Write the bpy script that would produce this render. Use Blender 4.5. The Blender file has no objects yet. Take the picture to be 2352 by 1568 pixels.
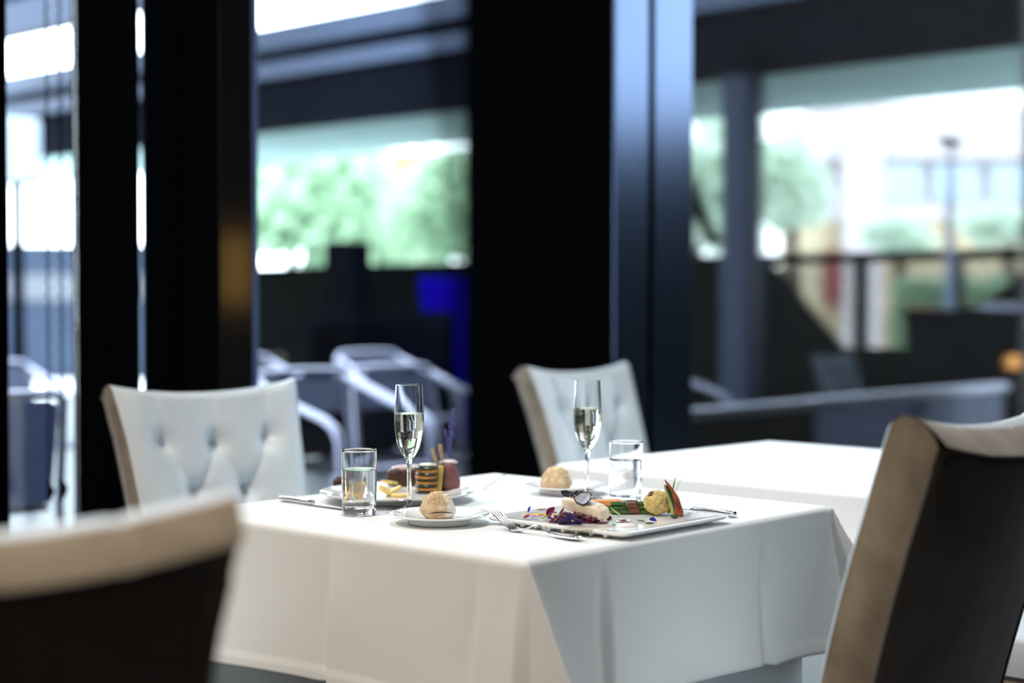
import bpy, bmesh, math, random
from math import sin, cos, pi, sqrt, exp, atan2, atan, radians
from mathutils import Vector, Matrix, noise, Euler

random.seed(7)
scn = bpy.context.scene
COL = scn.collection

# ------------------------------------------------------------------ camera
FPX = 3593.0
CAMZ = 1.14
PITCH = atan(84.0 / FPX)
cam_d = bpy.data.cameras.new('camera')
cam = bpy.data.objects.new('camera', cam_d)
COL.objects.link(cam)
cam.location = (0, 0, CAMZ)
cam.rotation_euler = (pi / 2 - PITCH, 0, 0)
cam_d.sensor_width = 36.0
cam_d.lens = 36.0 * FPX / 2352.0
cam_d.clip_start = 0.05
cam_d.clip_end = 300
cam_d.dof.use_dof = True
cam_d.dof.focus_distance = 2.86
cam_d.dof.aperture_fstop = 1.5
cam_d.dof.aperture_blades = 0
scn.camera = cam

U = Vector((0.671, 0.741, 0)).normalized()      # along the window wall
V = Vector((-U.y, U.x, 0))                      # towards the windows
TH = atan2(U.y, U.x)


def ray(px, py):
    x = (px - 1176) / FPX
    y = (784 - py) / FPX
    return Vector((x, cos(PITCH) + y * sin(PITCH), -sin(PITCH) + y * cos(PITCH)))


def atz(px, py, z):
    d = ray(px, py)
    t = (z - CAMZ) / d.z
    return Vector((d.x * t, d.y * t, z))


def aty(px, py, Y):
    d = ray(px, py)
    t = Y / d.y
    return Vector((d.x * t, Y, CAMZ + d.z * t))


def atv(px, py, v):
    d = ray(px, py)
    t = v / d.dot(V)
    return Vector((d.x * t, d.y * t, CAMZ + d.z * t))


def ats(px, py, s):
    d = ray(px, py)
    t = s / d.dot(U)
    return Vector((d.x * t, d.y * t, CAMZ + d.z * t))


def sv(s, v, z=0.0):
    p = U * s + V * v
    return Vector((p.x, p.y, z))


# ------------------------------------------------------------------ materials
def nodes_of(name):
    m = bpy.data.materials.new(name)
    m.use_nodes = True
    nt = m.node_tree
    return m, nt, nt.nodes['Principled BSDF']


def mat(name, col, rough=0.5, metal=0.0, spec=0.5, var=0.0, vscale=20.0, bump=0.0, bscale=60.0,
        sheen=0.0, sss=0.0, coat=0.0, trans=0.0, ior=1.45, detail=3.0, emit=None, estr=0.0, bdist=0.002):
    m, nt, b = nodes_of(name)
    c = (*col, 1.0)
    b.inputs['Base Color'].default_value = c
    b.inputs['Roughness'].default_value = rough
    b.inputs['Metallic'].default_value = metal
    b.inputs['Specular IOR Level'].default_value = spec
    b.inputs['IOR'].default_value = ior
    b.inputs['Sheen Weight'].default_value = sheen
    b.inputs['Coat Weight'].default_value = coat
    b.inputs['Transmission Weight'].default_value = trans
    if sss:
        b.inputs['Subsurface Weight'].default_value = sss
        b.inputs['Subsurface Radius'].default_value = (0.01, 0.006, 0.004)
        b.inputs['Subsurface Scale'].default_value = 0.5
    if emit:
        b.inputs['Emission Color'].default_value = (*emit, 1)
        b.inputs['Emission Strength'].default_value = estr
    tc = nt.nodes.new('ShaderNodeTexCoord')
    if var > 0:
        n = nt.nodes.new('ShaderNodeTexNoise')
        n.inputs['Scale'].default_value = vscale
        n.inputs['Detail'].default_value = detail
        nt.links.new(tc.outputs['Object'], n.inputs['Vector'])
        r = nt.nodes.new('ShaderNodeValToRGB')
        lo = tuple(max(0, x * (1 - var)) for x in col)
        hi = tuple(min(1, x * (1 + var)) for x in col)
        r.color_ramp.elements[0].color = (*lo, 1)
        r.color_ramp.elements[1].color = (*hi, 1)
        r.color_ramp.elements[0].position = 0.3
        r.color_ramp.elements[1].position = 0.7
        nt.links.new(n.outputs['Fac'], r.inputs['Fac'])
        nt.links.new(r.outputs['Color'], b.inputs['Base Color'])
    if bump > 0:
        n = nt.nodes.new('ShaderNodeTexNoise')
        n.inputs['Scale'].default_value = bscale
        n.inputs['Detail'].default_value = 4
        nt.links.new(tc.outputs['Object'], n.inputs['Vector'])
        bp = nt.nodes.new('ShaderNodeBump')
        bp.inputs['Strength'].default_value = bump
        bp.inputs['Distance'].default_value = bdist
        nt.links.new(n.outputs['Fac'], bp.inputs['Height'])
        nt.links.new(bp.outputs['Normal'], b.inputs['Normal'])
    return m


def pane_mat(name, tint, ior=1.5, refl=1.0):
    m = bpy.data.materials.new(name)
    m.use_nodes = True
    nt = m.node_tree
    nt.nodes.clear()
    out = nt.nodes.new('ShaderNodeOutputMaterial')
    mx = nt.nodes.new('ShaderNodeMixShader')
    tr = nt.nodes.new('ShaderNodeBsdfTransparent')
    gl = nt.nodes.new('ShaderNodeBsdfGlossy')
    fr = nt.nodes.new('ShaderNodeFresnel')
    mu = nt.nodes.new('ShaderNodeMath')
    mu.operation = 'MULTIPLY'
    mu.inputs[1].default_value = refl
    fr.inputs['IOR'].default_value = ior
    tr.inputs['Color'].default_value = (*tint, 1)
    gl.inputs['Roughness'].default_value = 0.0
    gl.inputs['Color'].default_value = (1, 1, 1, 1)
    nt.links.new(fr.outputs['Fac'], mu.inputs[0])
    nt.links.new(mu.outputs[0], mx.inputs['Fac'])
    nt.links.new(tr.outputs[0], mx.inputs[1])
    nt.links.new(gl.outputs[0], mx.inputs[2])
    nt.links.new(mx.outputs[0], out.inputs['Surface'])
    return m


def weave_mat(name, c1, c2, scale, rough=0.5, spec=0.4):
    m, nt, b = nodes_of(name)
    b.inputs['Roughness'].default_value = rough
    b.inputs['Specular IOR Level'].default_value = spec
    tc = nt.nodes.new('ShaderNodeTexCoord')
    br = nt.nodes.new('ShaderNodeTexBrick')
    br.inputs['Scale'].default_value = scale
    br.inputs['Color1'].default_value = (*c1, 1)
    br.inputs['Color2'].default_value = (*[x * 0.85 for x in c1], 1)
    br.inputs['Mortar'].default_value = (*c2, 1)
    br.inputs['Mortar Size'].default_value = 0.06
    br.inputs['Brick Width'].default_value = 0.6
    br.inputs['Row Height'].default_value = 0.3
    sp = nt.nodes.new('ShaderNodeSeparateXYZ')
    cb = nt.nodes.new('ShaderNodeCombineXYZ')
    nt.links.new(tc.outputs['Object'], sp.inputs[0])
    nt.links.new(sp.outputs['X'], cb.inputs['X'])
    nt.links.new(sp.outputs['Z'], cb.inputs['Y'])
    nt.links.new(cb.outputs[0], br.inputs['Vector'])
    nt.links.new(br.outputs['Color'], b.inputs['Base Color'])
    out = nt.nodes['Material Output']
    tl = nt.nodes.new('ShaderNodeBsdfTranslucent')
    mx = nt.nodes.new('ShaderNodeMixShader')
    mx.inputs['Fac'].default_value = 0.5
    nt.links.new(br.outputs['Color'], tl.inputs['Color'])
    nt.links.new(b.outputs[0], mx.inputs[1])
    nt.links.new(tl.outputs[0], mx.inputs[2])
    nt.links.new(mx.outputs[0], out.inputs['Surface'])
    return m


def floor_mat(name, c1, c2, scale):
    m, nt, b = nodes_of(name)
    b.inputs['Roughness'].default_value = 0.4
    tc = nt.nodes.new('ShaderNodeTexCoord')
    br = nt.nodes.new('ShaderNodeTexBrick')
    br.inputs['Scale'].default_value = scale
    br.inputs['Color1'].default_value = (*c1, 1)
    br.inputs['Color2'].default_value = (*c2, 1)
    br.inputs['Mortar'].default_value = (*[x * 0.4 for x in c1], 1)
    br.inputs['Mortar Size'].default_value = 0.006
    nt.links.new(tc.outputs['Object'], br.inputs['Vector'])
    nt.links.new(br.outputs['Color'], b.inputs['Base Color'])
    return m


def cloth_mat(name, col):
    m, nt, b = nodes_of(name)
    b.inputs['Base Color'].default_value = (*col, 1)
    b.inputs['Roughness'].default_value = 0.75
    b.inputs['Specular IOR Level'].default_value = 0.25
    b.inputs['Sheen Weight'].default_value = 0.15
    tc = nt.nodes.new('ShaderNodeTexCoord')
    n = nt.nodes.new('ShaderNodeTexNoise')
    n.inputs['Scale'].default_value = 900
    n.inputs['Detail'].default_value = 2
    n2 = nt.nodes.new('ShaderNodeTexNoise')
    n2.inputs['Scale'].default_value = 5
    n2.inputs['Detail'].default_value = 2
    nt.links.new(tc.outputs['Object'], n.inputs['Vector'])
    nt.links.new(tc.outputs['Object'], n2.inputs['Vector'])
    b1 = nt.nodes.new('ShaderNodeBump')
    b1.inputs['Strength'].default_value = 0.08
    b1.inputs['Distance'].default_value = 0.0006
    b2 = nt.nodes.new('ShaderNodeBump')
    b2.inputs['Strength'].default_value = 0.5
    b2.inputs['Distance'].default_value = 0.006
    nt.links.new(n2.outputs['Fac'], b2.inputs['Height'])
    nt.links.new(n.outputs['Fac'], b1.inputs['Height'])
    nt.links.new(b2.outputs['Normal'], b1.inputs['Normal'])
    nt.links.new(b1.outputs['Normal'], b.inputs['Normal'])
    return m


M = {}
M['cloth'] = cloth_mat('white_linen', (0.86, 0.86, 0.85))
M['undercloth'] = cloth_mat('white_underlay', (0.86, 0.89, 0.91))
M['ivory'] = mat('ivory_leather', (0.67, 0.73, 0.77), 0.34, spec=0.5, var=0.05, vscale=9, bump=0.15, bscale=180, bdist=0.0008)
M['taupe'] = mat('taupe_velvet', (0.29, 0.24, 0.18), 0.7, spec=0.2, var=0.28, vscale=14, sheen=0.35)
M['rear'] = mat('charcoal_velvet', (0.15, 0.152, 0.165), 0.6, spec=0.25, var=0.2, vscale=12, sheen=0.15)
M['button'] = mat('covered_button', (0.56, 0.61, 0.64), 0.35, spec=0.5)
M['chairleg'] = mat('dark_stained_wood', (0.035, 0.024, 0.018), 0.4, var=0.3, vscale=30)
M['black'] = mat('black_powder_coat', (0.0016, 0.0017, 0.0022), 0.7, spec=0.0)
M['gloss_black'] = mat('gloss_black_panel', (0.006, 0.006, 0.007), 0.10, spec=0.6)
M['steelblue'] = mat('blue_grey_steel', (0.065, 0.095, 0.165), 0.20, spec=0.4, metal=0.8)
M['edge'] = mat('blue_edge_strip', (0.10, 0.16, 0.32), 0.5, spec=0.3)
M['pane'] = pane_mat('window_glass', (0.97, 0.985, 0.985), 1.4, 0.9)
M['glass'] = mat('clear_glass', (1, 1, 1), 0.0, trans=1.0, ior=1.48)
M['wine'] = mat('sparkling_wine', (0.97, 0.94, 0.74), 0.0, trans=1.0, ior=1.34)
M['water'] = mat('water', (1, 1, 1), 0.0, trans=1.0, ior=1.33)
M['ice'] = None
M['china'] = mat('white_china', (0.87, 0.87, 0.86), 0.08, spec=0.6, coat=0.3)
M['silver'] = mat('polished_silver', (0.80, 0.80, 0.82), 0.17, metal=1.0)
M['crust'] = mat('bread_crust', (0.56, 0.37, 0.20), 0.8, spec=0.2, var=0.3, vscale=45, bump=0.5, bscale=160)
M['flour'] = mat('floured_bread', (0.78, 0.72, 0.64), 0.9, spec=0.15, var=0.12, vscale=60, bump=0.4, bscale=200)
M['crack'] = mat('dark_crust_split', (0.09, 0.05, 0.03), 0.9)
def bread_mat():
    m, nt, b = nodes_of('bread')
    b.inputs['Roughness'].default_value = 0.85
    b.inputs['Specular IOR Level'].default_value = 0.15
    tc = nt.nodes.new('ShaderNodeTexCoord')
    sp = nt.nodes.new('ShaderNodeSeparateXYZ')
    n = nt.nodes.new('ShaderNodeTexNoise'); n.inputs['Scale'].default_value = 70; n.inputs['Detail'].default_value = 5
    nt.links.new(tc.outputs['Object'], sp.inputs[0]); nt.links.new(tc.outputs['Object'], n.inputs['Vector'])
    ad = nt.nodes.new('ShaderNodeMath'); ad.operation = 'MULTIPLY_ADD'; ad.inputs[1].default_value = 0.022
    nt.links.new(n.outputs['Fac'], ad.inputs[0]); nt.links.new(sp.outputs['X'], ad.inputs[2])
    r = nt.nodes.new('ShaderNodeMapRange')
    r.inputs['From Min'].default_value = 0.019; r.inputs['From Max'].default_value = 0.027
    nt.links.new(ad.outputs[0], r.inputs['Value'])
    c1 = nt.nodes.new('ShaderNodeValToRGB')
    c1.color_ramp.elements[0].color = (0.50, 0.33, 0.18, 1); c1.color_ramp.elements[1].color = (0.72, 0.55, 0.38, 1)
    c1.color_ramp.elements[0].position = 0.35; c1.color_ramp.elements[1].position = 0.7
    nt.links.new(n.outputs['Fac'], c1.inputs['Fac'])
    mx = nt.nodes.new('ShaderNodeMix'); mx.data_type = 'RGBA'
    nt.links.new(r.outputs[0], mx.inputs[0]); nt.links.new(c1.outputs['Color'], mx.inputs[6])
    mx.inputs[7].default_value = (0.80, 0.76, 0.71, 1)
    nt.links.new(mx.outputs[2], b.inputs['Base Color'])
    n2 = nt.nodes.new('ShaderNodeTexNoise'); n2.inputs['Scale'].default_value = 220; n2.inputs['Detail'].default_value = 5
    nt.links.new(tc.outputs['Object'], n2.inputs['Vector'])
    bp = nt.nodes.new('ShaderNodeBump'); bp.inputs['Strength'].default_value = 0.5; bp.inputs['Distance'].default_value = 0.002
    nt.links.new(n2.outputs['Fac'], bp.inputs['Height']); nt.links.new(bp.outputs['Normal'], b.inputs['Normal'])
    return m


M['bread'] = bread_mat()
M['sesame'] = mat('sesame', (0.78, 0.64, 0.38), 0.5, var=0.25, vscale=120)
M['fish'] = mat('poached_fish', (0.86, 0.74, 0.58), 0.38, spec=0.5, var=0.10, vscale=35, sss=0.2, bump=0.3, bscale=70)
M['truffle_rim'] = mat('truffle_rind', (0.012, 0.012, 0.015), 0.7, spec=0.3, bump=0.5, bscale=300)
M['truffle_cut'] = mat('truffle_flesh', (0.34, 0.34, 0.40), 0.4, spec=0.5, var=0.25, vscale=220)
M['cabbage'] = mat('purple_cabbage', (0.10, 0.012, 0.035), 0.35, spec=0.5, var=0.4, vscale=60)
M['magenta'] = mat('magenta_petal', (0.20, 0.012, 0.085), 0.45, var=0.3, vscale=70)
M['violet'] = mat('violet_petal', (0.045, 0.018, 0.13), 0.55, var=0.25, vscale=120)
M['blue_petal'] = mat('blue_petal', (0.03, 0.035, 0.36), 0.5)
M['lilac'] = mat('lilac_petal', (0.45, 0.28, 0.55), 0.5, var=0.2, vscale=80)
M['white_petal'] = mat('white_petal', (0.85, 0.84, 0.86), 0.5)
M['petal_eye'] = mat('maroon_petal_eye', (0.14, 0.008, 0.03), 0.5)
M['yellow_eye'] = mat('yellow_stamen', (0.7, 0.45, 0.08), 0.5)
M['sauce_yellow'] = mat('yellow_sauce', (0.72, 0.50, 0.12), 0.15, spec=0.6)
M['sauce_cream'] = mat('cream_sauce', (0.75, 0.68, 0.52), 0.12, spec=0.6)
M['sauce_foam'] = mat('white_foam', (0.88, 0.86, 0.83), 0.3, spec=0.5, bump=0.6, bscale=300)
M['spice'] = mat('red_spice', (0.42, 0.14, 0.09), 0.9)
M['carrot'] = mat('orange_carrot', (0.78, 0.33, 0.10), 0.35, spec=0.5, var=0.2, vscale=50)
M['carrot_red'] = mat('red_carrot', (0.36, 0.085, 0.035), 0.4, spec=0.5, var=0.3, vscale=60)
M['cauli'] = mat('roast_cauliflower', (0.62, 0.46, 0.18), 0.6, spec=0.3, var=0.22, vscale=55, bump=0.6, bscale=320)
M['char'] = mat('charred_top', (0.08, 0.035, 0.02), 0.7, var=0.4, vscale=90)
M['bean'] = mat('green_bean', (0.05, 0.115, 0.025), 0.3, spec=0.6, var=0.35, vscale=50)
M['bacon'] = mat('bacon_wrap', (0.13, 0.045, 0.022), 0.3, spec=0.6, var=0.45, vscale=45)
M['leaf'] = mat('dark_herb', (0.03, 0.06, 0.018), 0.35, spec=0.6, var=0.4, vscale=70)
M['stalk'] = mat('pale_green_stalk', (0.36, 0.42, 0.10), 0.4, var=0.2, vscale=40)
M['chive'] = mat('chive_green', (0.30, 0.40, 0.13), 0.5)
M['meat'] = mat('pink_lamb', (0.20, 0.075, 0.08), 0.45, spec=0.4, var=0.2, vscale=40)
M['sear'] = mat('seared_meat', (0.06, 0.028, 0.018), 0.5, spec=0.4, var=0.4, vscale=60)
M['fat'] = mat('roasted_fat', (0.62, 0.50, 0.46), 0.3, spec=0.6, var=0.15, vscale=50)
M['bone'] = mat('roasted_bone', (0.42, 0.30, 0.17), 0.5, var=0.3, vscale=60)
M['zuc'] = mat('courgette_skin', (0.018, 0.028, 0.016), 0.3, spec=0.6)
M['squash'] = mat('orange_squash', (0.58, 0.26, 0.06), 0.35, spec=0.5, var=0.25, vscale=70)
M['lemonpeel'] = mat('yellow_pepper', (0.50, 0.36, 0.07), 0.4, var=0.2, vscale=50)
M['potato'] = mat('golden_potato', (0.78, 0.56, 0.17), 0.4, spec=0.5, var=0.15, vscale=60)
M['lavender'] = mat('lavender_bud', (0.10, 0.085, 0.34), 0.6, var=0.3, vscale=150)
M['interior'] = mat('dark_plaster', (0.05, 0.047, 0.045), 0.85, var=0.1, vscale=3)
M['ceiling'] = mat('grey_ceiling', (0.03, 0.03, 0.032), 0.9)
M['floor'] = floor_mat('dark_floor_boards', (0.05, 0.04, 0.032), (0.062, 0.05, 0.04), 1.2)
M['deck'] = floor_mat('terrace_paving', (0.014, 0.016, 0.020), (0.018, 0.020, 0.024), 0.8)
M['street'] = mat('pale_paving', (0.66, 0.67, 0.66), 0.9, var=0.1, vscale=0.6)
M['alu'] = mat('satin_aluminium', (0.21, 0.22, 0.30), 0.45, metal=0.3, spec=0.3)
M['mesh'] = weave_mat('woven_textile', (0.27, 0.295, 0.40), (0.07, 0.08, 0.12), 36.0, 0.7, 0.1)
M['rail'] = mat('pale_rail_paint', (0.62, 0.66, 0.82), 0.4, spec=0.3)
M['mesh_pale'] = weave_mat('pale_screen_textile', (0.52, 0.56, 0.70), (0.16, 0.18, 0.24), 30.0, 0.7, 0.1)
M['reflection_grey'] = mat('reflected_chair_grey', (0.055, 0.07, 0.09), 0.8, spec=0.1)  # tone of the added chair that stands in for a glass reflection
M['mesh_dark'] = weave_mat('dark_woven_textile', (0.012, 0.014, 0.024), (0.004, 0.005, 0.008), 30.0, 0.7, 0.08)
M['fascia'] = mat('dark_fascia_metal', (0.0028, 0.0036, 0.0065), 0.7, spec=0.01, var=0.15, vscale=1.2)
M['fascia_trim'] = mat('zinc_trim', (0.042, 0.058, 0.10), 0.5, spec=0.2)
M['soffit'] = mat('pale_green_soffit', (0.46, 0.68, 0.67), 0.8)
M['column'] = mat('slate_blue_column', (0.022, 0.032, 0.06), 0.5, spec=0.15)
M['fence'] = mat('dark_fence_metal', (0.0024, 0.0032, 0.0032), 0.7, spec=0.0)
M['bank'] = mat('dark_bank', (0.002, 0.0028, 0.0028), 0.9, spec=0.0)
M['bluepanel'] = mat('deep_blue_cover', (0.002, 0.0, 0.11), 0.55, spec=0.02)
M['darkbox'] = mat('charcoal_cover', (0.0012, 0.0016, 0.003), 0.8, spec=0.0)
M['facade'] = mat('pale_pink_render', (0.66, 0.61, 0.63), 0.9, var=0.04, vscale=0.5)
M['facade_y'] = mat('pale_yellow_render', (0.60, 0.50, 0.33), 0.9, var=0.1, vscale=0.8)
M['facade_yellow'] = mat('warm_yellow_render', (0.24, 0.185, 0.105), 0.9, spec=0.1, var=0.25, vscale=1.2)
M['facade_g'] = mat('grey_concrete', (0.075, 0.08, 0.095), 0.9, var=0.1, vscale=0.5)
M['facade_b'] = mat('blue_grey_wall', (0.025, 0.034, 0.055), 0.8, spec=0.1, var=0.2, vscale=0.6)
M['winglass'] = mat('reflecting_window', (0.35, 0.42, 0.48), 0.05, metal=0.9)
M['redsign'] = mat('red_banner', (0.30, 0.06, 0.065), 0.7)
M['bark'] = mat('bark', (0.06, 0.045, 0.035), 0.9)
M['pole'] = mat('lamp_pole_paint', (0.22, 0.27, 0.38), 0.5, metal=0.2)
M['white_lamp'] = mat('opal_lantern', (0.30, 0.36, 0.42), 0.5, spec=0.1)
M['amber'] = mat('amber_glow', (0.55, 0.25, 0.06), 0.5, emit=(1.0, 0.45, 0.10), estr=1.2)  # glow of the stand-in for a reflected indoor lamp
M['amber_wall'] = mat('amber_wall_shade', (0.6, 0.35, 0.1), 0.5, emit=(1.0, 0.55, 0.12), estr=2.6)
M['woodtop'] = mat('brown_wood', (0.20, 0.10, 0.05), 0.6, var=0.3, vscale=8)


def leaf_mat(name, col, tr):
    m, nt, b = nodes_of(name)
    b.inputs['Base Color'].default_value = (*col, 1)
    b.inputs['Roughness'].default_value = 0.6
    out = nt.nodes['Material Output']
    t = nt.nodes.new('ShaderNodeBsdfTranslucent')
    t.inputs['Color'].default_value = (*tr, 1)
    mx = nt.nodes.new('ShaderNodeMixShader')
    mx.inputs['Fac'].default_value = 0.45
    nt.links.new(b.outputs[0], mx.inputs[1])
    nt.links.new(t.outputs[0], mx.inputs[2])
    nt.links.new(mx.outputs[0], out.inputs['Surface'])
    return m


def ice_mat():
    m = bpy.data.materials.new('ice')
    m.use_nodes = True
    nt = m.node_tree
    b = nt.nodes['Principled BSDF']
    b.inputs['Base Color'].default_value = (0.95, 0.97, 1, 1)
    b.inputs['Roughness'].default_value = 0.15
    out = nt.nodes['Material Output']
    tr = nt.nodes.new('ShaderNodeBsdfTransparent')
    tl = nt.nodes.new('ShaderNodeBsdfTranslucent')
    n = nt.nodes.new('ShaderNodeTexNoise')
    n.inputs['Scale'].default_value = 120
    r = nt.nodes.new('ShaderNodeMapRange')
    r.inputs['From Min'].default_value = 0.35; r.inputs['From Max'].default_value = 0.7
    r.inputs['To Min'].default_value = 0.03; r.inputs['To Max'].default_value = 0.32
    m1 = nt.nodes.new('ShaderNodeMixShader'); m1.inputs[0].default_value = 0.8
    m2 = nt.nodes.new('ShaderNodeMixShader')
    nt.links.new(b.outputs[0], m1.inputs[1]); nt.links.new(tl.outputs[0], m1.inputs[2])
    nt.links.new(n.outputs['Fac'], r.inputs['Value']); nt.links.new(r.outputs[0], m2.inputs[0])
    nt.links.new(tr.outputs[0], m2.inputs[1]); nt.links.new(m1.outputs[0], m2.inputs[2])
    nt.links.new(m2.outputs[0], out.inputs['Surface'])
    return m


M['ice'] = ice_mat()
M['foliage'] = leaf_mat('bright_foliage', (0.27, 0.40, 0.27), (0.42, 0.58, 0.40))
M['foliage_pale'] = leaf_mat('pale_foliage', (0.62, 0.73, 0.62), (0.8, 0.9, 0.8))
M['foliage_dark'] = leaf_mat('deep_foliage', (0.06, 0.11, 0.06), (0.08, 0.14, 0.07))


# ------------------------------------------------------------------ mesh builder
class MB:
    def __init__(self, xf=None):
        self.bm = bmesh.new()
        self.xf = xf or Matrix.Identity(4)
        self.mi = 0

    def v(self, p):
        return self.bm.verts.new(self.xf @ Vector(p))

    def f(self, vs):
        try:
            fc = self.bm.faces.new(vs)
            fc.material_index = self.mi
            return fc
        except ValueError:
            return None

    def box(self, lo, hi):
        x0, y0, z0 = lo
        x1, y1, z1 = hi
        vs = [self.v(p) for p in ((x0, y0, z0), (x1, y0, z0), (x1, y1, z0), (x0, y1, z0),
                                  (x0, y0, z1), (x1, y0, z1), (x1, y1, z1), (x0, y1, z1))]
        for q in ((0, 3, 2, 1), (4, 5, 6, 7), (0, 1, 5, 4), (1, 2, 6, 5), (2, 3, 7, 6), (3, 0, 4, 7)):
            self.f([vs[i] for i in q])
        return self

    def hexa(self, pts):
        vs = [self.v(p) for p in pts]
        for q in ((0, 3, 2, 1), (4, 5, 6, 7), (0, 1, 5, 4), (1, 2, 6, 5), (2, 3, 7, 6), (3, 0, 4, 7)):
            self.f([vs[i] for i in q])
        return self

    def grid(self, fn, nu, nv, closed_u=False):
        rows = []
        for j in range(nv + 1):
            rows.append([self.v(fn(i / nu, j / nv)) for i in range(nu if closed_u else nu + 1)])
        for j in range(nv):
            a, b = rows[j], rows[j + 1]
            n = nu
            for i in range(n):
                k = (i + 1) % len(a) if closed_u else i + 1
                self.f([a[i], a[k], b[k], b[i]])
        return rows

    def lathe(self, prof, seg=48, c=(0, 0, 0), dens=0.0):
        cx, cy, cz = c
        if dens:
            pp = [prof[0]]
            for a, b in zip(prof, prof[1:]):
                d = sqrt((a[0] - b[0]) ** 2 + (a[1] - b[1]) ** 2)
                n = max(1, int(d / dens))
                n = min(n, 24)
                pp += [(a[0] + (b[0] - a[0]) * (k + 1) / n, a[1] + (b[1] - a[1]) * (k + 1) / n) for k in range(n)]
            prof = pp
        rings = []
        for r, z in prof:
            if r < 1e-6:
                rings.append([self.v((cx, cy, cz + z))])
            else:
                rings.append([self.v((cx + r * cos(2 * pi * i / seg), cy + r * sin(2 * pi * i / seg), cz + z)) for i in range(seg)])
        for a, b in zip(rings, rings[1:]):
            for i in range(seg):
                k = (i + 1) % seg
                if len(a) == 1 and len(b) == 1:
                    continue
                if len(a) == 1:
                    self.f([a[0], b[k], b[i]])
                elif len(b) == 1:
                    self.f([a[i], a[k], b[0]])
                else:
                    self.f([a[i], a[k], b[k], b[i]])
        return self

    def tube(self, pts, rad, seg=12, sx=1.0, cap=True):
        pts = [Vector(p) for p in pts]
        n = len(pts)
        if not hasattr(rad, '__len__'):
            rad = [rad] * n
        t0 = (pts[1] - pts[0]).normalized()
        up = Vector((0, 0, 1)) if abs(t0.z) < 0.9 else Vector((1, 0, 0))
        nx = t0.cross(up).normalized()
        rings = []
        for i in range(n):
            t = (pts[min(i + 1, n - 1)] - pts[max(i - 1, 0)]).normalized()
            nx = (nx - t * nx.dot(t)).normalized()
            ny = t.cross(nx)
            rings.append([self.v(pts[i] + nx * (rad[i] * sx * cos(2 * pi * k / seg)) + ny * (rad[i] * sin(2 * pi * k / seg))) for k in range(seg)])
        for a, b in zip(rings, rings[1:]):
            for k in range(seg):
                l = (k + 1) % seg
                self.f([a[k], a[l], b[l], b[k]])
        if cap:
            self.f(rings[0][::-1])
            self.f(rings[-1])
        return self

    def ball(self, c, r, sub=2, scale=(1, 1, 1), fn=None, rot=None):
        ret = bmesh.ops.create_icosphere(self.bm, subdivisions=sub, radius=1.0)
        R = rot or Matrix.Identity(3)
        for vv in ret['verts']:
            d = vv.co.copy().normalized()
            k = fn(d) if fn else 1.0
            p = Vector((d.x * scale[0], d.y * scale[1], d.z * scale[2])) * (r * k)
            vv.co = self.xf @ (R @ p + Vector(c))
        for vv in ret['verts']:
            for fc in vv.link_faces:
                fc.material_index = self.mi
        return self

    def build(self, name, mats, parent=None, smooth=True, bevel=0.0, seg=2, solid=0.0, soff=-1, sub=0, angle=40):
        me = bpy.data.meshes.new(name)
        bmesh.ops.recalc_face_normals(self.bm, faces=self.bm.faces[:])
        self.bm.to_mesh(me)
        self.bm.free()
        if not isinstance(mats, (list, tuple)):
            mats = [mats]
        for m in mats:
            me.materials.append(m)
        o = bpy.data.objects.new(name, me)
        COL.objects.link(o)
        if parent is not None:
            o.parent = parent
        if smooth:
            for p in me.polygons:
                p.use_smooth = True
            try:
                me.set_sharp_from_angle(angle=radians(angle))
            except Exception:
                pass
        if bevel > 0:
            b = o.modifiers.new('bevel', 'BEVEL')
            b.width = bevel
            b.segments = seg
            b.limit_method = 'ANGLE'
            b.angle_limit = radians(35)
        if solid:
            s = o.modifiers.new('solid', 'SOLIDIFY')
            s.thickness = solid
            s.offset = soff
        if sub:
            s = o.modifiers.new('sub', 'SUBSURF')
            s.levels = sub
            s.render_levels = sub
        return o


def tag(o, label, cat, group=None, kind=None):
    if label:
        o['label'] = label
    if cat:
        o['category'] = cat
    if group:
        o['group'] = group
    if kind:
        o['kind'] = kind
    return o


def thing(name, loc, rz, label, cat, group=None, scale=1.0):
    o = bpy.data.objects.new(name, None)
    COL.objects.link(o)
    o.location = loc
    o.rotation_euler = (0, 0, rz)
    o.scale = (scale, scale, scale)
    o.empty_display_size = 0.05
    return tag(o, label, cat, group)


def struct(o):
    o['kind'] = 'structure'
    return o


def copy_tree(root, loc, rz, label, group=None, scale=1.0):
    r = root.copy()
    COL.objects.link(r)
    r.location = loc
    r.rotation_euler = (0, 0, rz)
    r.scale = (scale, scale, scale)
    r['label'] = label
    if group:
        r['group'] = group
    for ch in list(root.children):
        c = ch.copy()
        COL.objects.link(c)
        c.parent = r
        for g in list(ch.children):
            d = g.copy()
            COL.objects.link(d)
            d.parent = c
    return r


SVX = Matrix.Rotation(TH, 4, 'Z')     # (s, v, z) -> world


def setmb():
    return MB(SVX)


# ------------------------------------------------------------------ room shell
WV = 4.2
CEIL = 4.6
S0, S1 = -3.5, 9.55
V0 = -3.6
m = setmb(); m.box((S0, V0, -0.1), (S1, WV + 0.05, 0.0)); struct(m.build('floor', M['floor'], smooth=False))
m = setmb(); m.box((S0, V0, CEIL), (S1, WV + 0.05, CEIL + 0.15)); struct(m.build('ceiling', M['ceiling'], smooth=False))
m = setmb(); m.box((S0, V0 - 0.15, 0), (S1, V0, CEIL)); struct(m.build('wall_back', M['interior'], smooth=False))
m = setmb(); m.box((S0 - 0.15, V0, 0), (S0, WV + 0.05, CEIL)); struct(m.build('wall_left', M['interior'], smooth=False))
E0, E1 = -1.3, 0.75
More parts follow.
